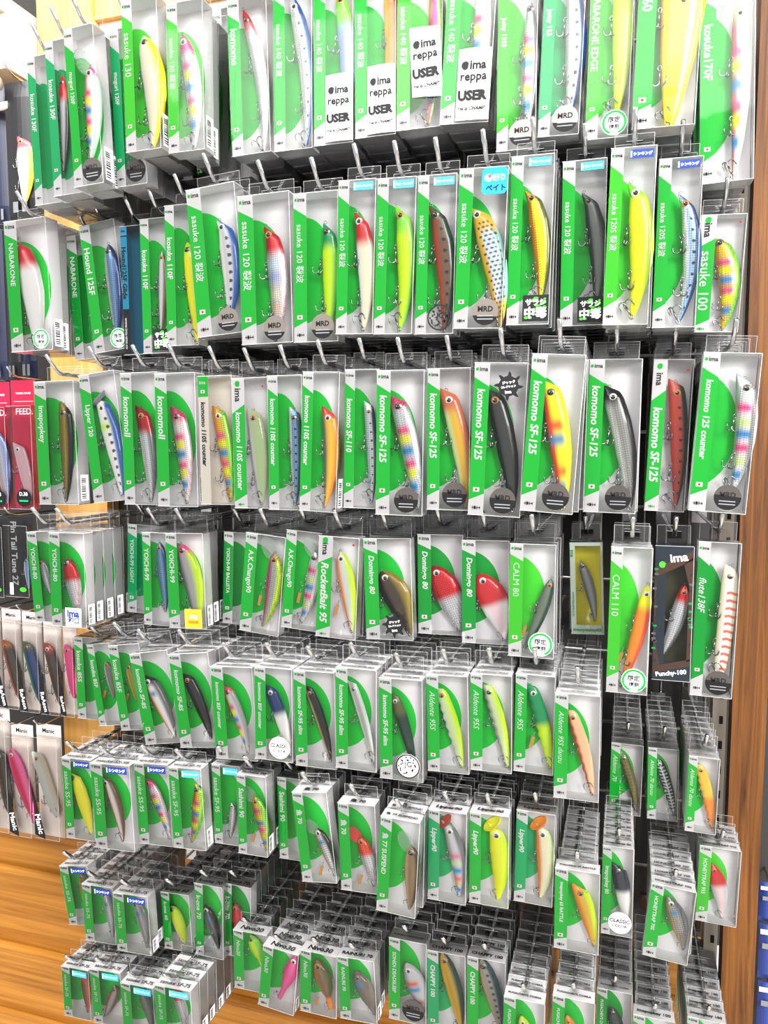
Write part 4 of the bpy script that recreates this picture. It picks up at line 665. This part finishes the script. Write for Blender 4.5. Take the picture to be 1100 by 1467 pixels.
def lure_body(Ln, W, bend, shape, paint, dmax):
    NS, NR = (220, 64) if 'dots' in paint or 'chev' in paint else (74, 28)
    pr = PROF[shape]; s = np.linspace(0, 1, NS); prof = np.interp(s, [p[0] for p in pr], [p[1] for p in pr])
    s = s[:, None]; a = (np.arange(NR) / NR * 2 * PI)[None, :]
    prof = prof[:, None]
    cxl = bend * 0.45 * Ln * 4 * s * (1 - s)
    lo = np.ones_like(s)
    if shape == 'aldente': lo = 1 + 0.10 * np.sin(s * 2 * PI * 9)
    xr = np.cos(a) * np.ones_like(s)                     # -1 belly .. 1 back
    x = cxl + np.where(xr < 0, xr * lo, xr) * prof * W / 2
    ty = min(W * 0.52, dmax * 0.72)
    y = np.sin(a) * np.sqrt(prof) * ty / 2 * np.clip(0.35 + s * 8, 0, 1) * (0.55 + 0.45 * np.clip((1 - s) * 3, 0, 1))
    z = Ln * (0.5 - s) + 0 * a
    if shape in ('komomo', 'popper', 'lipper', 'aldente', 'flute'):   # slanted mouth: the lower lip reaches ahead
        k = {'komomo': 0.32, 'popper': 0.42, 'lipper': 0.3, 'aldente': 0.15, 'flute': 0.25}[shape]
        z = z - np.clip(1 - s / 0.10, 0, 1) * xr * W * k * prof
    if shape in ('sasuke', 'lipmin'):      # the nose hooks forward over the belly
        x = x - np.clip(1 - s / 0.10, 0, 1) * W * 0.30
    spec = paint.split(';'); cb, cs, ck = (COLL[q] for q in spec[0].split('/'))
    v = xr
    t1 = (sstep(-0.62, -0.28, v) if shape != 'big' else sstep(-0.96, -0.8, v))[..., None]; t2 = sstep(0.22, 0.62, v)[..., None]
    col = (cb * (1 - t1) + cs * t1) * (1 - t2) + ck * t2
    S = (s + 0 * a)
    foil = 'lure_paint'
    for q in spec[1:]:
        if q.startswith('bars='):
            nm = q[5:]; lim = sstep(0.55, 0.3, v) * sstep(-0.98, -0.75, v) if nm != 'candyL' else sstep(0.15, -0.1, v)
            if nm in ('bluedot',): lim = sstep(0.35, 0.15, v) * sstep(-0.6, -0.35, v)
            wd = 0.045 if nm != 'candylow' else 0.04
            for c0, cn, st in BARS[nm]:
                g = (np.exp(-((S - c0) / wd) ** 2) * lim * st)[..., None]; col = col * (1 - g) + COLL[cn] * g
    for q in spec[1:]:
        if q.startswith('h=') :
            cn, e = q[2:].split(':'); e = float(e); g = sstep(e + 0.07, e - 0.05, S)[..., None]; col = col * (1 - g) + COLL[cn] * g
        elif q.startswith('t='):
            cn, e = q[2:].split(':'); e = 1 - float(e); g = sstep(e - 0.05, e + 0.05, S)[..., None]; col = col * (1 - g) + COLL[cn] * g
        elif q == 'dots':
            for c0 in np.linspace(0.2, 0.88, 9):
                g = ((((S - c0) * Ln) ** 2 + ((v - 0.12) * W * 0.42) ** 2) < (W * 0.085) ** 2)[..., None] * 0.92; col = col * (1 - g) + COLL['black'] * g
        elif q == 'dotsall':
            for i_, c0 in enumerate(np.linspace(0.16, 0.92, 22)):
                for v0 in ((-0.55, -0.1, 0.3, 0.7) if i_ % 2 else (-0.32, 0.1, 0.5)):
                    g = ((((S - c0) * Ln) ** 2 + ((v - v0) * W * 0.42) ** 2) < (W * 0.052) ** 2)[..., None] * 0.85; col = col * (1 - g) + COLL['black'] * g
        elif q == 'chev':
            for c0 in np.linspace(0.22, 0.9, 11):
                g = ((np.abs(S - c0 - 0.02 * np.abs(v - 0.2)) < 0.012) & (v > -0.25))[..., None] * 0.9; col = col * (1 - g) + COLL['redorange'] * g
        elif q.startswith('rib='):
            g = (np.abs(v - 0.1) < 0.12)[..., None] * 0.8; col = col * (1 - g) + COLL[q[4:]] * g
            for c0 in np.linspace(0.15, 0.9, 14):
                g = ((np.abs(S - c0 + 0.02 * np.abs(v)) < 0.009) & (np.abs(v) < 0.7))[..., None] * 0.7; col = col * (1 - g) + COLL[q[4:]] * g
        elif q == 'foil': foil = 'lure_foil'
        elif q == 'clear': foil = 'lure_clear'
    vs = np.stack([x, y, z], -1).reshape(-1, 3); col = col.reshape(-1, 3)
    fs = []
    for i in range(NS - 1):
        o = i * NR
        for k in range(NR): fs.append((o + k, o + NR + k, o + NR + (k + 1) % NR, o + (k + 1) % NR))
    fs.append(tuple(range(NR))); fs.append(tuple((NS - 1) * NR + k for k in range(NR - 1, -1, -1)))
    me = D.meshes.new('body'); me.from_pydata(vs.tolist(), [], fs); me.materials.append(MATS[foil])
    at = me.color_attributes.new('paint', 'FLOAT_COLOR', 'POINT')
    at.data.foreach_set('color', np.concatenate([col, np.ones((len(col), 1))], 1).ravel())
    me.polygons.foreach_set('use_smooth', [True] * len(fs)); me.update()
    pf = lambda q: float(np.interp(q, [p[0] for p in pr], [p[1] for p in pr]))
    return me, ty, (lambda q: bend * 0.45 * Ln * 4 * q * (1 - q)), pf
def treble_mesh():
    m = MB(); R = 0.0056; wire = 0.00056
    m.tube([(0.0014 * math.sin(t), 0, 0.0015 - 0.0014 + 0.0014 * math.cos(t) * 1.3) for t in np.linspace(0, 2 * PI, 13)], wire, 'hook_steel', 5, False)
    m.tube([(0, 0, -0.001), (0, 0, -0.0085)], wire * 1.3, 'hook_steel', 5)
    for k in range(3):
        a = PI + k * 2 * PI / 3 + 0.35
        pts = [(0, 0, -0.0085)] + [(math.cos(a) * R * (1 - math.cos(t)) / 2 * 1.1, math.sin(a) * R * 0.8 * (1 - math.cos(t)) / 2, -0.0095 - 0.0032 * math.sin(t)) for t in np.linspace(0.1, PI, 9)]
        pts += [(math.cos(a) * R * 1.12, math.sin(a) * R * 0.88, -0.0062)]
        m.tube(pts, [wire] * (len(pts) - 1) + [wire * 0.3], 'hook_steel', 5)
    return m.mesh('treble_hook', True)
def ring_mesh():
    m = MB(); m.tube([(0.0016 * math.cos(t), 0, 0.0016 * math.sin(t)) for t in np.linspace(0, 2 * PI, 13)], 0.0003, 'hook_steel', 5, False); return m.mesh('line_ring', True)
def eye_mesh(white):
    m = MB()
    def dome(r, hgt, ink, n=16):
        vs = [(0, -hgt, 0)]; fs = []
        for j, q in enumerate((0.5, 0.85, 1.0)):
            for k in range(n): vs.append((r * q * math.cos(2 * PI * k / n), -hgt * (1 - q * q), r * q * math.sin(2 * PI * k / n)))
        for k in range(n):
            fs.append((0, 1 + k, 1 + (k + 1) % n))
            for j in range(2): fs.append((1 + j * n + k, 1 + (j + 1) * n + k, 1 + (j + 1) * n + (k + 1) % n, 1 + j * n + (k + 1) % n))
        m.raw(vs, fs, ink)
    if white is None: dome(0.76, 0.52, 'eye_black')
    else: dome(1.0, 0.35, white); return m.mesh('eye', True)
    m.raw([(-0.28 + 0.13 * math.cos(t), -0.5, 0.25 + 0.13 * math.sin(t)) for t in np.linspace(0, 2 * PI, 9)[:-1]], [tuple(range(8))], 'eye_white')  # small white glint painted on the pupil
    return m.mesh('pupil', True)
TREBLE, RING = treble_mesh(), ring_mesh()
PUPIL = eye_mesh(None)
EYES = [eye_mesh('eye_white'), eye_mesh('gold_weight'), eye_mesh('sticker_silver')]
def lip_mesh(ink):
    m = MB(); n = 14; t = 0.03
    pts = [(math.cos(a) * 0.5, math.sin(a) * 0.72 + 0.4) for a in np.linspace(-0.5 * PI + 0.5, 1.5 * PI - 0.5, n)]
    a_ = [(p[0], -t, p[1]) for p in pts]; b_ = [(p[0], t, p[1]) for p in pts]
    m.poly(a_, ink); m.poly(list(reversed(b_)), ink)
    for k in range(n): m.poly([a_[k], b_[k], b_[(k + 1) % n], a_[(k + 1) % n]], ink)
    return m.mesh('diving_lip')
mat('lip_red', (214, 44, 36), 0.2)
LIPS = {'clear': lip_mesh('clear_lip'), 'red': lip_mesh('lip_red')}
def cup_mesh(ink):
    m = MB(); n = 20; vs = [(0, 0, 0.0)]; fs = []
    for j, (r, z) in enumerate(((0.5, 0.02), (0.9, 0.08), (1.0, 0.12), (0.98, 0.02), (0.7, -0.3))):
        for k in range(n): vs.append((r * math.cos(2 * PI * k / n), 0.8 * r * math.sin(2 * PI * k / n), z))
    for k in range(n):
        fs.append((0, 1 + k, 1 + (k + 1) % n))
        for j in range(4): fs.append((1 + j * n + k, 1 + (j + 1) * n + k, 1 + (j + 1) * n + (k + 1) % n, 1 + j * n + (k + 1) % n))
    m.raw(vs, fs, ink); return m.mesh('mouth_cup', True)
mat('cup_red', (196, 62, 44), 0.25); mat('cup_yellow', (240, 240, 30), 0.25); mat('cup_orange', (250, 150, 30), 0.25); mat('cup_grey', (150, 150, 160), 0.25)
CUPS = {}
fin_ = MB(); fin_.box((-0.0016, -0.0004, -0.016), (0.0016, 0.0004, -0.002), 'gold_weight'); fin_.box((-0.0004, -0.0003, -0.002), (0.0004, 0.0003, 0.004), 'hook_steel'); FIN = fin_.mesh('orange_fin')
TAGGED = {67: .5, 68: .5, 69: .55, 82: .6, 83: .6, 93: .5, 106: .55, 108: .6, 109: .6, 73: .6, 75: .6, 139: .6}
def make_lure(loc, ang, Ln, W, bend, shape, paint, dmax, label, group, idx):
    root = empty('fishing_lure', loc, (0, ang, 0)); tag(root, label, 'fishing lure', group)
    W *= 1.24
    me, ty, cxl, pf = lure_body(Ln, W, bend, shape, paint, dmax)
    inst('body', me, root)
    es = {'big': .3}.get(shape, .085 if shape not in ('fat', 'fat2', 'vibe') else .11)
    er = min(0.0040, max(0.0017, W * (0.20 if shape not in ('fat', 'fat2') else 0.15)))
    if shape == 'jig': es = .06
    nx = -W * 0.1 if shape in ('sasuke', 'lipmin') else 0
    em = EYES[idx % 3] if shape not in ('fat', 'lipper') else EYES[0]
    for sgn in (1, -1):
        e = inst('eye', em, root, (cxl(es) + nx, -sgn * ty * 0.5 * math.sqrt(pf(es)) * 0.86, Ln * (0.5 - es)), (0, 0, 0 if sgn > 0 else PI), (er, er, er)); inst('pupil', PUPIL, e)
    ks = min(1.25, max(0.62, Ln / 0.10))
    for hs in ((.36, .98) if Ln < 0.09 else (.33, .66, .985)):
        side = -W / 2 * pf(hs) if hs < .9 else 0
        if hs < .9: inst('treble_hook', TREBLE, root, (cxl(hs) + side - 0.0006, -ty * 0.15, Ln * (0.5 - hs)), (0, -ang + 0.1 + random.uniform(-.1, .25), random.uniform(-.4, .4)), (ks, ks * .8, ks))
        else: inst('treble_hook', TREBLE, root, (cxl(hs) - 0.001, -ty * 0.12, Ln * (0.5 - hs)), (0, PI - ang - 0.42 + random.uniform(-.15, .1), random.uniform(-.3, .3)), (ks, ks * .8, ks))
    inst('line_ring', RING, root, (cxl(0) - (W * .2 if shape == 'sasuke' else 0), 0, Ln * 0.5 + 0.001), (0, 0, random.uniform(-.5, .5)), (ks * .8,) * 3)
    if shape in ('diver', 'diverred', 'lipmin'):
        q = W * (1.0 if shape != 'lipmin' else .7)
        inst('diving_lip', LIPS['red' if shape == 'diverred' else 'clear'], root, (-W * 0.18, 0, Ln * 0.47), (0, -0.5 + (0.35 if shape == 'lipmin' else 0), 0.35), (q * .8, q * .8, q))
    if idx in TAGGED:
        hs = TAGGED[idx]; inst('orange_fin', FIN, root, (cxl(hs) - W * .5 * pf(hs) - 0.004, -ty * .2, Ln * (.5 - hs) - 0.006), (0, -ang + 0.25, 0.2), (1, 1, max(.7, Ln / .1)))
    if shape == 'lipper':
        mk = 'cup_grey'
        for q in paint.split(';'):
            if q.startswith('m='): mk = 'cup_' + q[2:]
        if mk not in CUPS: CUPS[mk] = cup_mesh(mk)
        inst('mouth_cup', CUPS[mk], root, (-W * 0.16, 0, Ln * 0.5 + W * 0.16), (0.35, -0.6, 0.2), (W * .52, W * .45, W * .5))
    return root

# ---------------------------------------------------------------- stacks of boxes on hooks
ORD = ['leftmost', 'second', 'third', 'fourth', 'fifth', 'sixth', 'seventh', 'eighth', 'ninth', 'tenth', 'eleventh', 'twelfth', 'thirteenth', 'fourteenth', 'fifteenth', 'sixteenth', 'seventeenth', 'eighteenth', 'nineteenth', 'twentieth']
ROW = ['', 'top', 'second', 'third', 'fourth', 'fifth', 'sixth', 'seventh', 'bottom']
def nth(k): return 'leftmost' if k == 0 else ORD[k] + ' from left'
COUNT = {1: 8, 2: 8, 3: 8, 4: 6, 5: 7, 6: 7, 7: 9, 8: 9}
COUNT_ID = {62: 5, 65: 3, 21: 3, 3: 2, 63: 5, 74: 2, 76: 1, 77: 1, 75: 2, 24: 1, 33: 5, 107: 2, 104: 3, 101: 4, 102: 3, 103: 4, 133: 4, 124: 3}
extra = MB()
byrow = {}
for r_ in DATA: byrow.setdefault(r_[1], []).append(r_)
for v_ in byrow.values(): v_.sort(key=lambda q: q[2])
def spacing(r_):
    row = byrow[r_[1]]; k = row.index(r_); c = r_[3] + r_[6] / 2; s = 9
    for q in (row[k - 1] if k else None, row[k + 1] if k + 1 < len(row) else None):
        if q is not None: s = min(s, abs(q[3] + q[6] / 2 - c))
    return s
hook_bracket = MB(); hook_bracket.box((-0.009, -0.004, -0.012), (0.009, 0.004, 0.008), 'chrome'); HB = hook_bracket.mesh('bracket')
def build_stack(r_):
    i, row, od, x, y, z, w, h, d, roll, text, var, stk, lure = r_
    top = row >= 5
    card = card_mb(w, h, d, var); slv = sleeve_mb(w, h, d); prt = print_mb(w, h, d, var, text, top)
    root = empty('lure_box', (x, y, z), (0, -roll, 0))
    desc = lure[8] + ' lure' if lure else 'its lure hidden'
    tag(root, f'clear box with {desc}, {nth(od)} in {ROW[row]} row', 'lure box', 'lure boxes hanging on the wall')
    parts = []
    c = card.build('printed_card', root); parts.append(c)
    s = slv.build('clear_sleeve', root); parts.append(s)
    tb = tab_mb(w, h, d, row >= 6); tb.build('hang_tab', s)
    p = prt.build('printed_lettering', root); parts.append(p)
    stks = [('mrd2' if q == 'mrd' and row <= 2 and i > 4 else q) for q in stk.split(',') if q]  # upper rows get the silver copy of the same foil sticker
    bc = None
    if 'bar' in stks:
        stks.remove('bar'); bc = barcode_mb(w, h, d).build('barcode_label', root); parts.append(bc)
    for q in stks: sticker_mb(q, w, h).build('sticker', root)
    up = Vector((-math.sin(roll), 0, math.cos(roll))); rt = Vector((math.cos(roll), 0, math.sin(roll))); base = Vector((x, y, z))
    if lure:
        hu, hv, tu, tv, lw, bend, shape, paint, ds = lure
        m_ = 0.003
        hu = min(max(hu, m_), w - m_); tu = min(max(tu, m_), w - m_)
        if shape != 'big': hv = min(hv, h - m_ - 0.002)
        tv = max(tv, m_)
        Hh = Vector((hu, 0, hv)); Tt = Vector((tu, 0, tv)); mid = (Hh + Tt) / 2; ln = (Hh - Tt).length; an = math.atan2(hu - tu, hv - tv)
        if shape == 'big': lw = min(lw, w * 0.62)
        L0 = base + rt * mid.x + up * mid.z + Vector((0, d * 0.52, 0))
        make_lure(L0, an - roll, ln, lw, bend, shape, paint, d, f'{ds} lure inside the {nth(od)} box of the {ROW[row]} row', 'lures inside the boxes', i)
    # hook
    hz = TABS[row >= 6][3]; slot = base + rt * (w / 2) + up * (h + hz) + Vector((0, d, 0))
    zh = slot.z + 0.0005; xh = slot.x
    hk = empty('display_hook', (xh, WALL, zh)); tag(hk, f'chrome wire hook holding the {nth(od)} box stack, {ROW[row]} row', 'display hook', 'chrome display hooks')
    t = MB(); yt = slot.y - WALL
    t.tube([(0, 0, 0), (0, yt - 0.006, 0), (0, yt - 0.011, 0.001), (0, yt - 0.016, 0.0045), (0, yt - 0.032, 0.0205)], 0.0023, 'chrome', 8); t.build('wire', hk, True)
    inst('bracket', HB, hk)
    # boxes behind
    n = COUNT_ID.get(i, COUNT[row]); per = d + 0.0022; sx = min(1.0, (spacing(r_) - 0.0015) / w)
    k = 1
    while k < n and y + k * per + d < WALL - 0.01:
        rl = roll * max(0, 0.7 - 0.25 * k) + random.uniform(-0.012, 0.012); u2 = Vector((-math.sin(rl), 0, math.cos(rl))); r2 = Vector((math.cos(rl), 0, math.sin(rl)))
        hb = Vector((xh, slot.y + k * per + random.uniform(-0.0006, 0.0006), slot.z)); b2 = hb - r2 * (w * sx / 2) - u2 * (h + hz) - Vector((0, d, 0))
        if k == 1 or (k == 2 and row >= 6) or (i in (62, 154, 21, 65) and k < 5):
            rb = root.copy(); C.objects.link(rb); rb.location = b2; rb.rotation_euler = (0, -rl, 0); rb.scale = (sx, 1, 1)
            rb['label'] = f"clear lure box {('directly', 'second', 'third', 'fourth')[k - 1]} behind the {nth(od)} front box, {ROW[row]} row"
            for q in parts:
                qc = q.copy(); C.objects.link(qc); qc.parent = rb
                for q2 in q.children: qd = q2.copy(); C.objects.link(qd); qd.parent = qc
        else:
            M = Matrix.Translation(b2) @ Matrix.Rotation(-rl, 4, 'Y') @ Matrix.Diagonal((sx, 1, 1, 1))
            extra.add(card, M); extra.add(slv, M); extra.add(tb, M)
            if top and k < 5: extra.add(prt, M)
        k += 1
for r_ in DATA: build_stack(r_)
o = extra.build('lure_boxes_deep_in_stacks'); tag(o, 'many clear lure boxes packed deep behind the front ones', 'lure boxes', kind='stuff')

# ---------------------------------------------------------------- packs of the next bays
def rounded_ring(m, cx, y, cz, r, ink, t=0.0004, n=24):
    for k in range(n):
        a, b = 2 * PI * k / n, 2 * PI * (k + 1) / n
        m.poly([(cx + q * math.cos(u), y, cz + q * math.sin(u)) for u, q in ((a, r - t), (b, r - t), (b, r), (a, r))], ink)
PK = {'bag': ('sealed pouch', 'dark pouch'), 'feed': ('blister_pack', 'red blister pack'), 'tune': ('blister_pack', 'black blister pack'), 'reason': ('lure_pack', 'cream lure pack'), 'manic': ('lure_pack', 'cream ringed lure pack')}
WHERE = ['high beside the wooden post, half out of frame', 'high beside the wooden post, with a pearl lure', 'with slanted white letters, far left below', 'thin and plain, beside the lettered navy pouch', 'thin navy, touching the leftmost second-row box',
 'half out of frame', 'beside the third-row boxes', 'half out of frame', 'beside the fourth-row boxes', 'cut by the frame edge', 'with rust-headed lure', 'with green and navy lure', 'with red-headed brown lure', 'with pink lure beside the fifth row', 'cut by the frame edge, lowest row', 'with hot pink lure', 'with beige lure beside the sixth row',
 'uppermost of three beyond the oak board', 'middle of three beyond the oak board', 'lowest of three beyond the oak board']
def build_pack(idx, r_):
    kind, x, y, z, w, h, ink, text, lure = r_
    nm = {'bag': 'sealed_pouch', 'feed': 'blister_pack', 'tune': 'blister_pack', 'reason': 'lure_pack', 'manic': 'lure_pack'}[kind]
    noun = 'dark sealed pouch' if idx < 17 and kind == 'bag' else 'blue sealed pouch' if kind == 'bag' else PK[kind][1]
    root = empty(nm, (x, y, z)); tag(root, noun + ' ' + WHERE[idx], 'pack', 'packs of the neighbouring bays')
    c = MB(); d = 0.012
    if kind == 'bag':
        n = 8                                   # a pillow-shaped pouch
        for i in range(n):
            for j in range(n):
                def P(a, b): return (a * w, -d * 0.5 * math.sin(PI * a) * min(1, 3 * math.sin(PI * min(max(b, 0.0), 1))), b * h)
                c.poly([P(i / n, j / n), P((i + 1) / n, j / n), P((i + 1) / n, (j + 1) / n), P(i / n, (j + 1) / n)], ink)
        c.rect(0, w, 0.001, 0, h, ink); c.build('pouch', root, True)
        if idx < 17:
            q = MB(); q.rect(w * 0.25, w * 0.42, -0.0072, 0.02 * h, 0.10 * h, 'ink_grey'); q.rect(w * 0.55, w * 0.72, -0.0072, 0.02 * h, 0.10 * h, 'ink_grey')
            if text: put(q, text, w * 0.62, 0.36 * h, 0.24 * h, w * 0.3, -0.0075, 'ink_grey', 1)
            q.build('printed_lettering', root)
        else:
            q = MB(); q.rect(0.02 * w, w, -0.0072, 0.86 * h, 0.95 * h, 'ink_white'); q.rect(0.15 * w, 0.6 * w, -0.0074, 0.6 * h, 0.7 * h, 'ink_grey'); q.build('printed_lettering', root)
    else:
        c.box((0, 0, 0), (w, 0.0008, h), ink); c.build('backing_card', root)
        q = MB(); yl = -0.0003
        if kind == 'feed':
            put(q, 'TACKLE HOUSE', w * .5, h * .90, w * .62, h * .035, yl, 'ink_white'); put(q, text, w * .52, h * .76, w * .8, h * .05, yl, 'ink_white', 0); q.rect(w * .1, w * .9, yl, h * .835, h * .838, 'ink_white')
            q.disc(w * .6, -d - 0.001, h * .09, w * .3, w * .3, 'ink_black', 22); put(q, 'D.38', w * .6, h * .12, w * .4, h * .03, -d - 0.0013, 'ink_white'); q.rect(w * .42, w * .78, -d - 0.0013, h * .06, h * .072, 'ink_teal')
        elif kind == 'tune':
            put(q, text, w * .45, h * .55, h * .8, w * .3, yl - d, 'ink_grey', 1); q.rect(w * .2, w * .35, yl - d, h * .03, h * .18, 'ink_white'); q.disc(w * .75, yl - d, h * .1, w * .14, w * .08, 'ink_lime', 14)
        else:
            rr = random.Random(idx)
            for k in range(9): rounded_ring(q, w * rr.uniform(.15, .85), yl, h * rr.uniform(.1, .85), w * rr.uniform(.1, .2), 'pack_ring')
            put(q, 'Manic', w * .5, h * .945, w * .7, h * .04, yl - .0003, 'ink_black')
            q.poly([(0, -d - .0004, 0.03 * h), (w * .42, -d - .0004, 0.0), (w * .42, -d - .0004, 0.04 * h), (0, -d - .0004, 0.42 * h)], 'ink_black'); put(q, text if kind == 'reason' else 'Manic', w * .2, h * .13, h * .2, w * .22, -d - .0007, 'ink_white', 0.85)
        q.build('printed_lettering', root)
        b = MB(); zt = h * (.9 if kind != 'feed' else .8)
        b.rect(0, w, -d, 0, zt, 'clear_plastic'); b.poly([(w, -d, 0), (w, 0, 0), (w, 0, zt), (w, -d, zt)], 'clear_plastic'); b.poly([(0, -d, zt), (w, -d, zt), (w, 0, zt), (0, 0, zt)], 'clear_plastic'); b.poly([(0, -d, 0), (w, -d, 0), (w, 0, 0), (0, 0, 0)], 'clear_plastic')
        for a in ((0, w, 0, .0006), (0, w, zt - .0006, zt), (w - .0006, w, 0, zt)): b.rect(a[0], a[1], -d - .0001, a[2], a[3], 'plastic_edge')
        b.build('clear_blister', root)
    if lure:
        hx, hz, tx, tz, lw, bend, shape, paint, ds = lure
        make_lure((((hx + tx) / 2), y - 0.006, (hz + tz) / 2), math.atan2(hx - tx, hz - tz), math.hypot(hx - tx, hz - tz), lw, bend, shape, paint, 0.013, f'{ds} lure in a pack of the neighbouring left bay', 'lures in the neighbouring packs', idx)
    hk = empty('display_hook', (x + w / 2, y + 0.09, z + h + 0.004)); tag(hk, 'thin hook for ' + noun + ' ' + WHERE[idx], 'display hook', 'hooks of the neighbouring bays')
    t = MB(); t.tube([(0, 0, 0), (0, -0.10, 0), (0, -0.112, 0.004), (0, -0.122, 0.014)], 0.0015, 'chrome', 7); t.build('wire', hk, True)
for k_, r_ in enumerate(PACKS): build_pack(k_, r_)

print('objects', len(D.objects), 'tris', sum(len(m.polygons) for m in D.meshes))
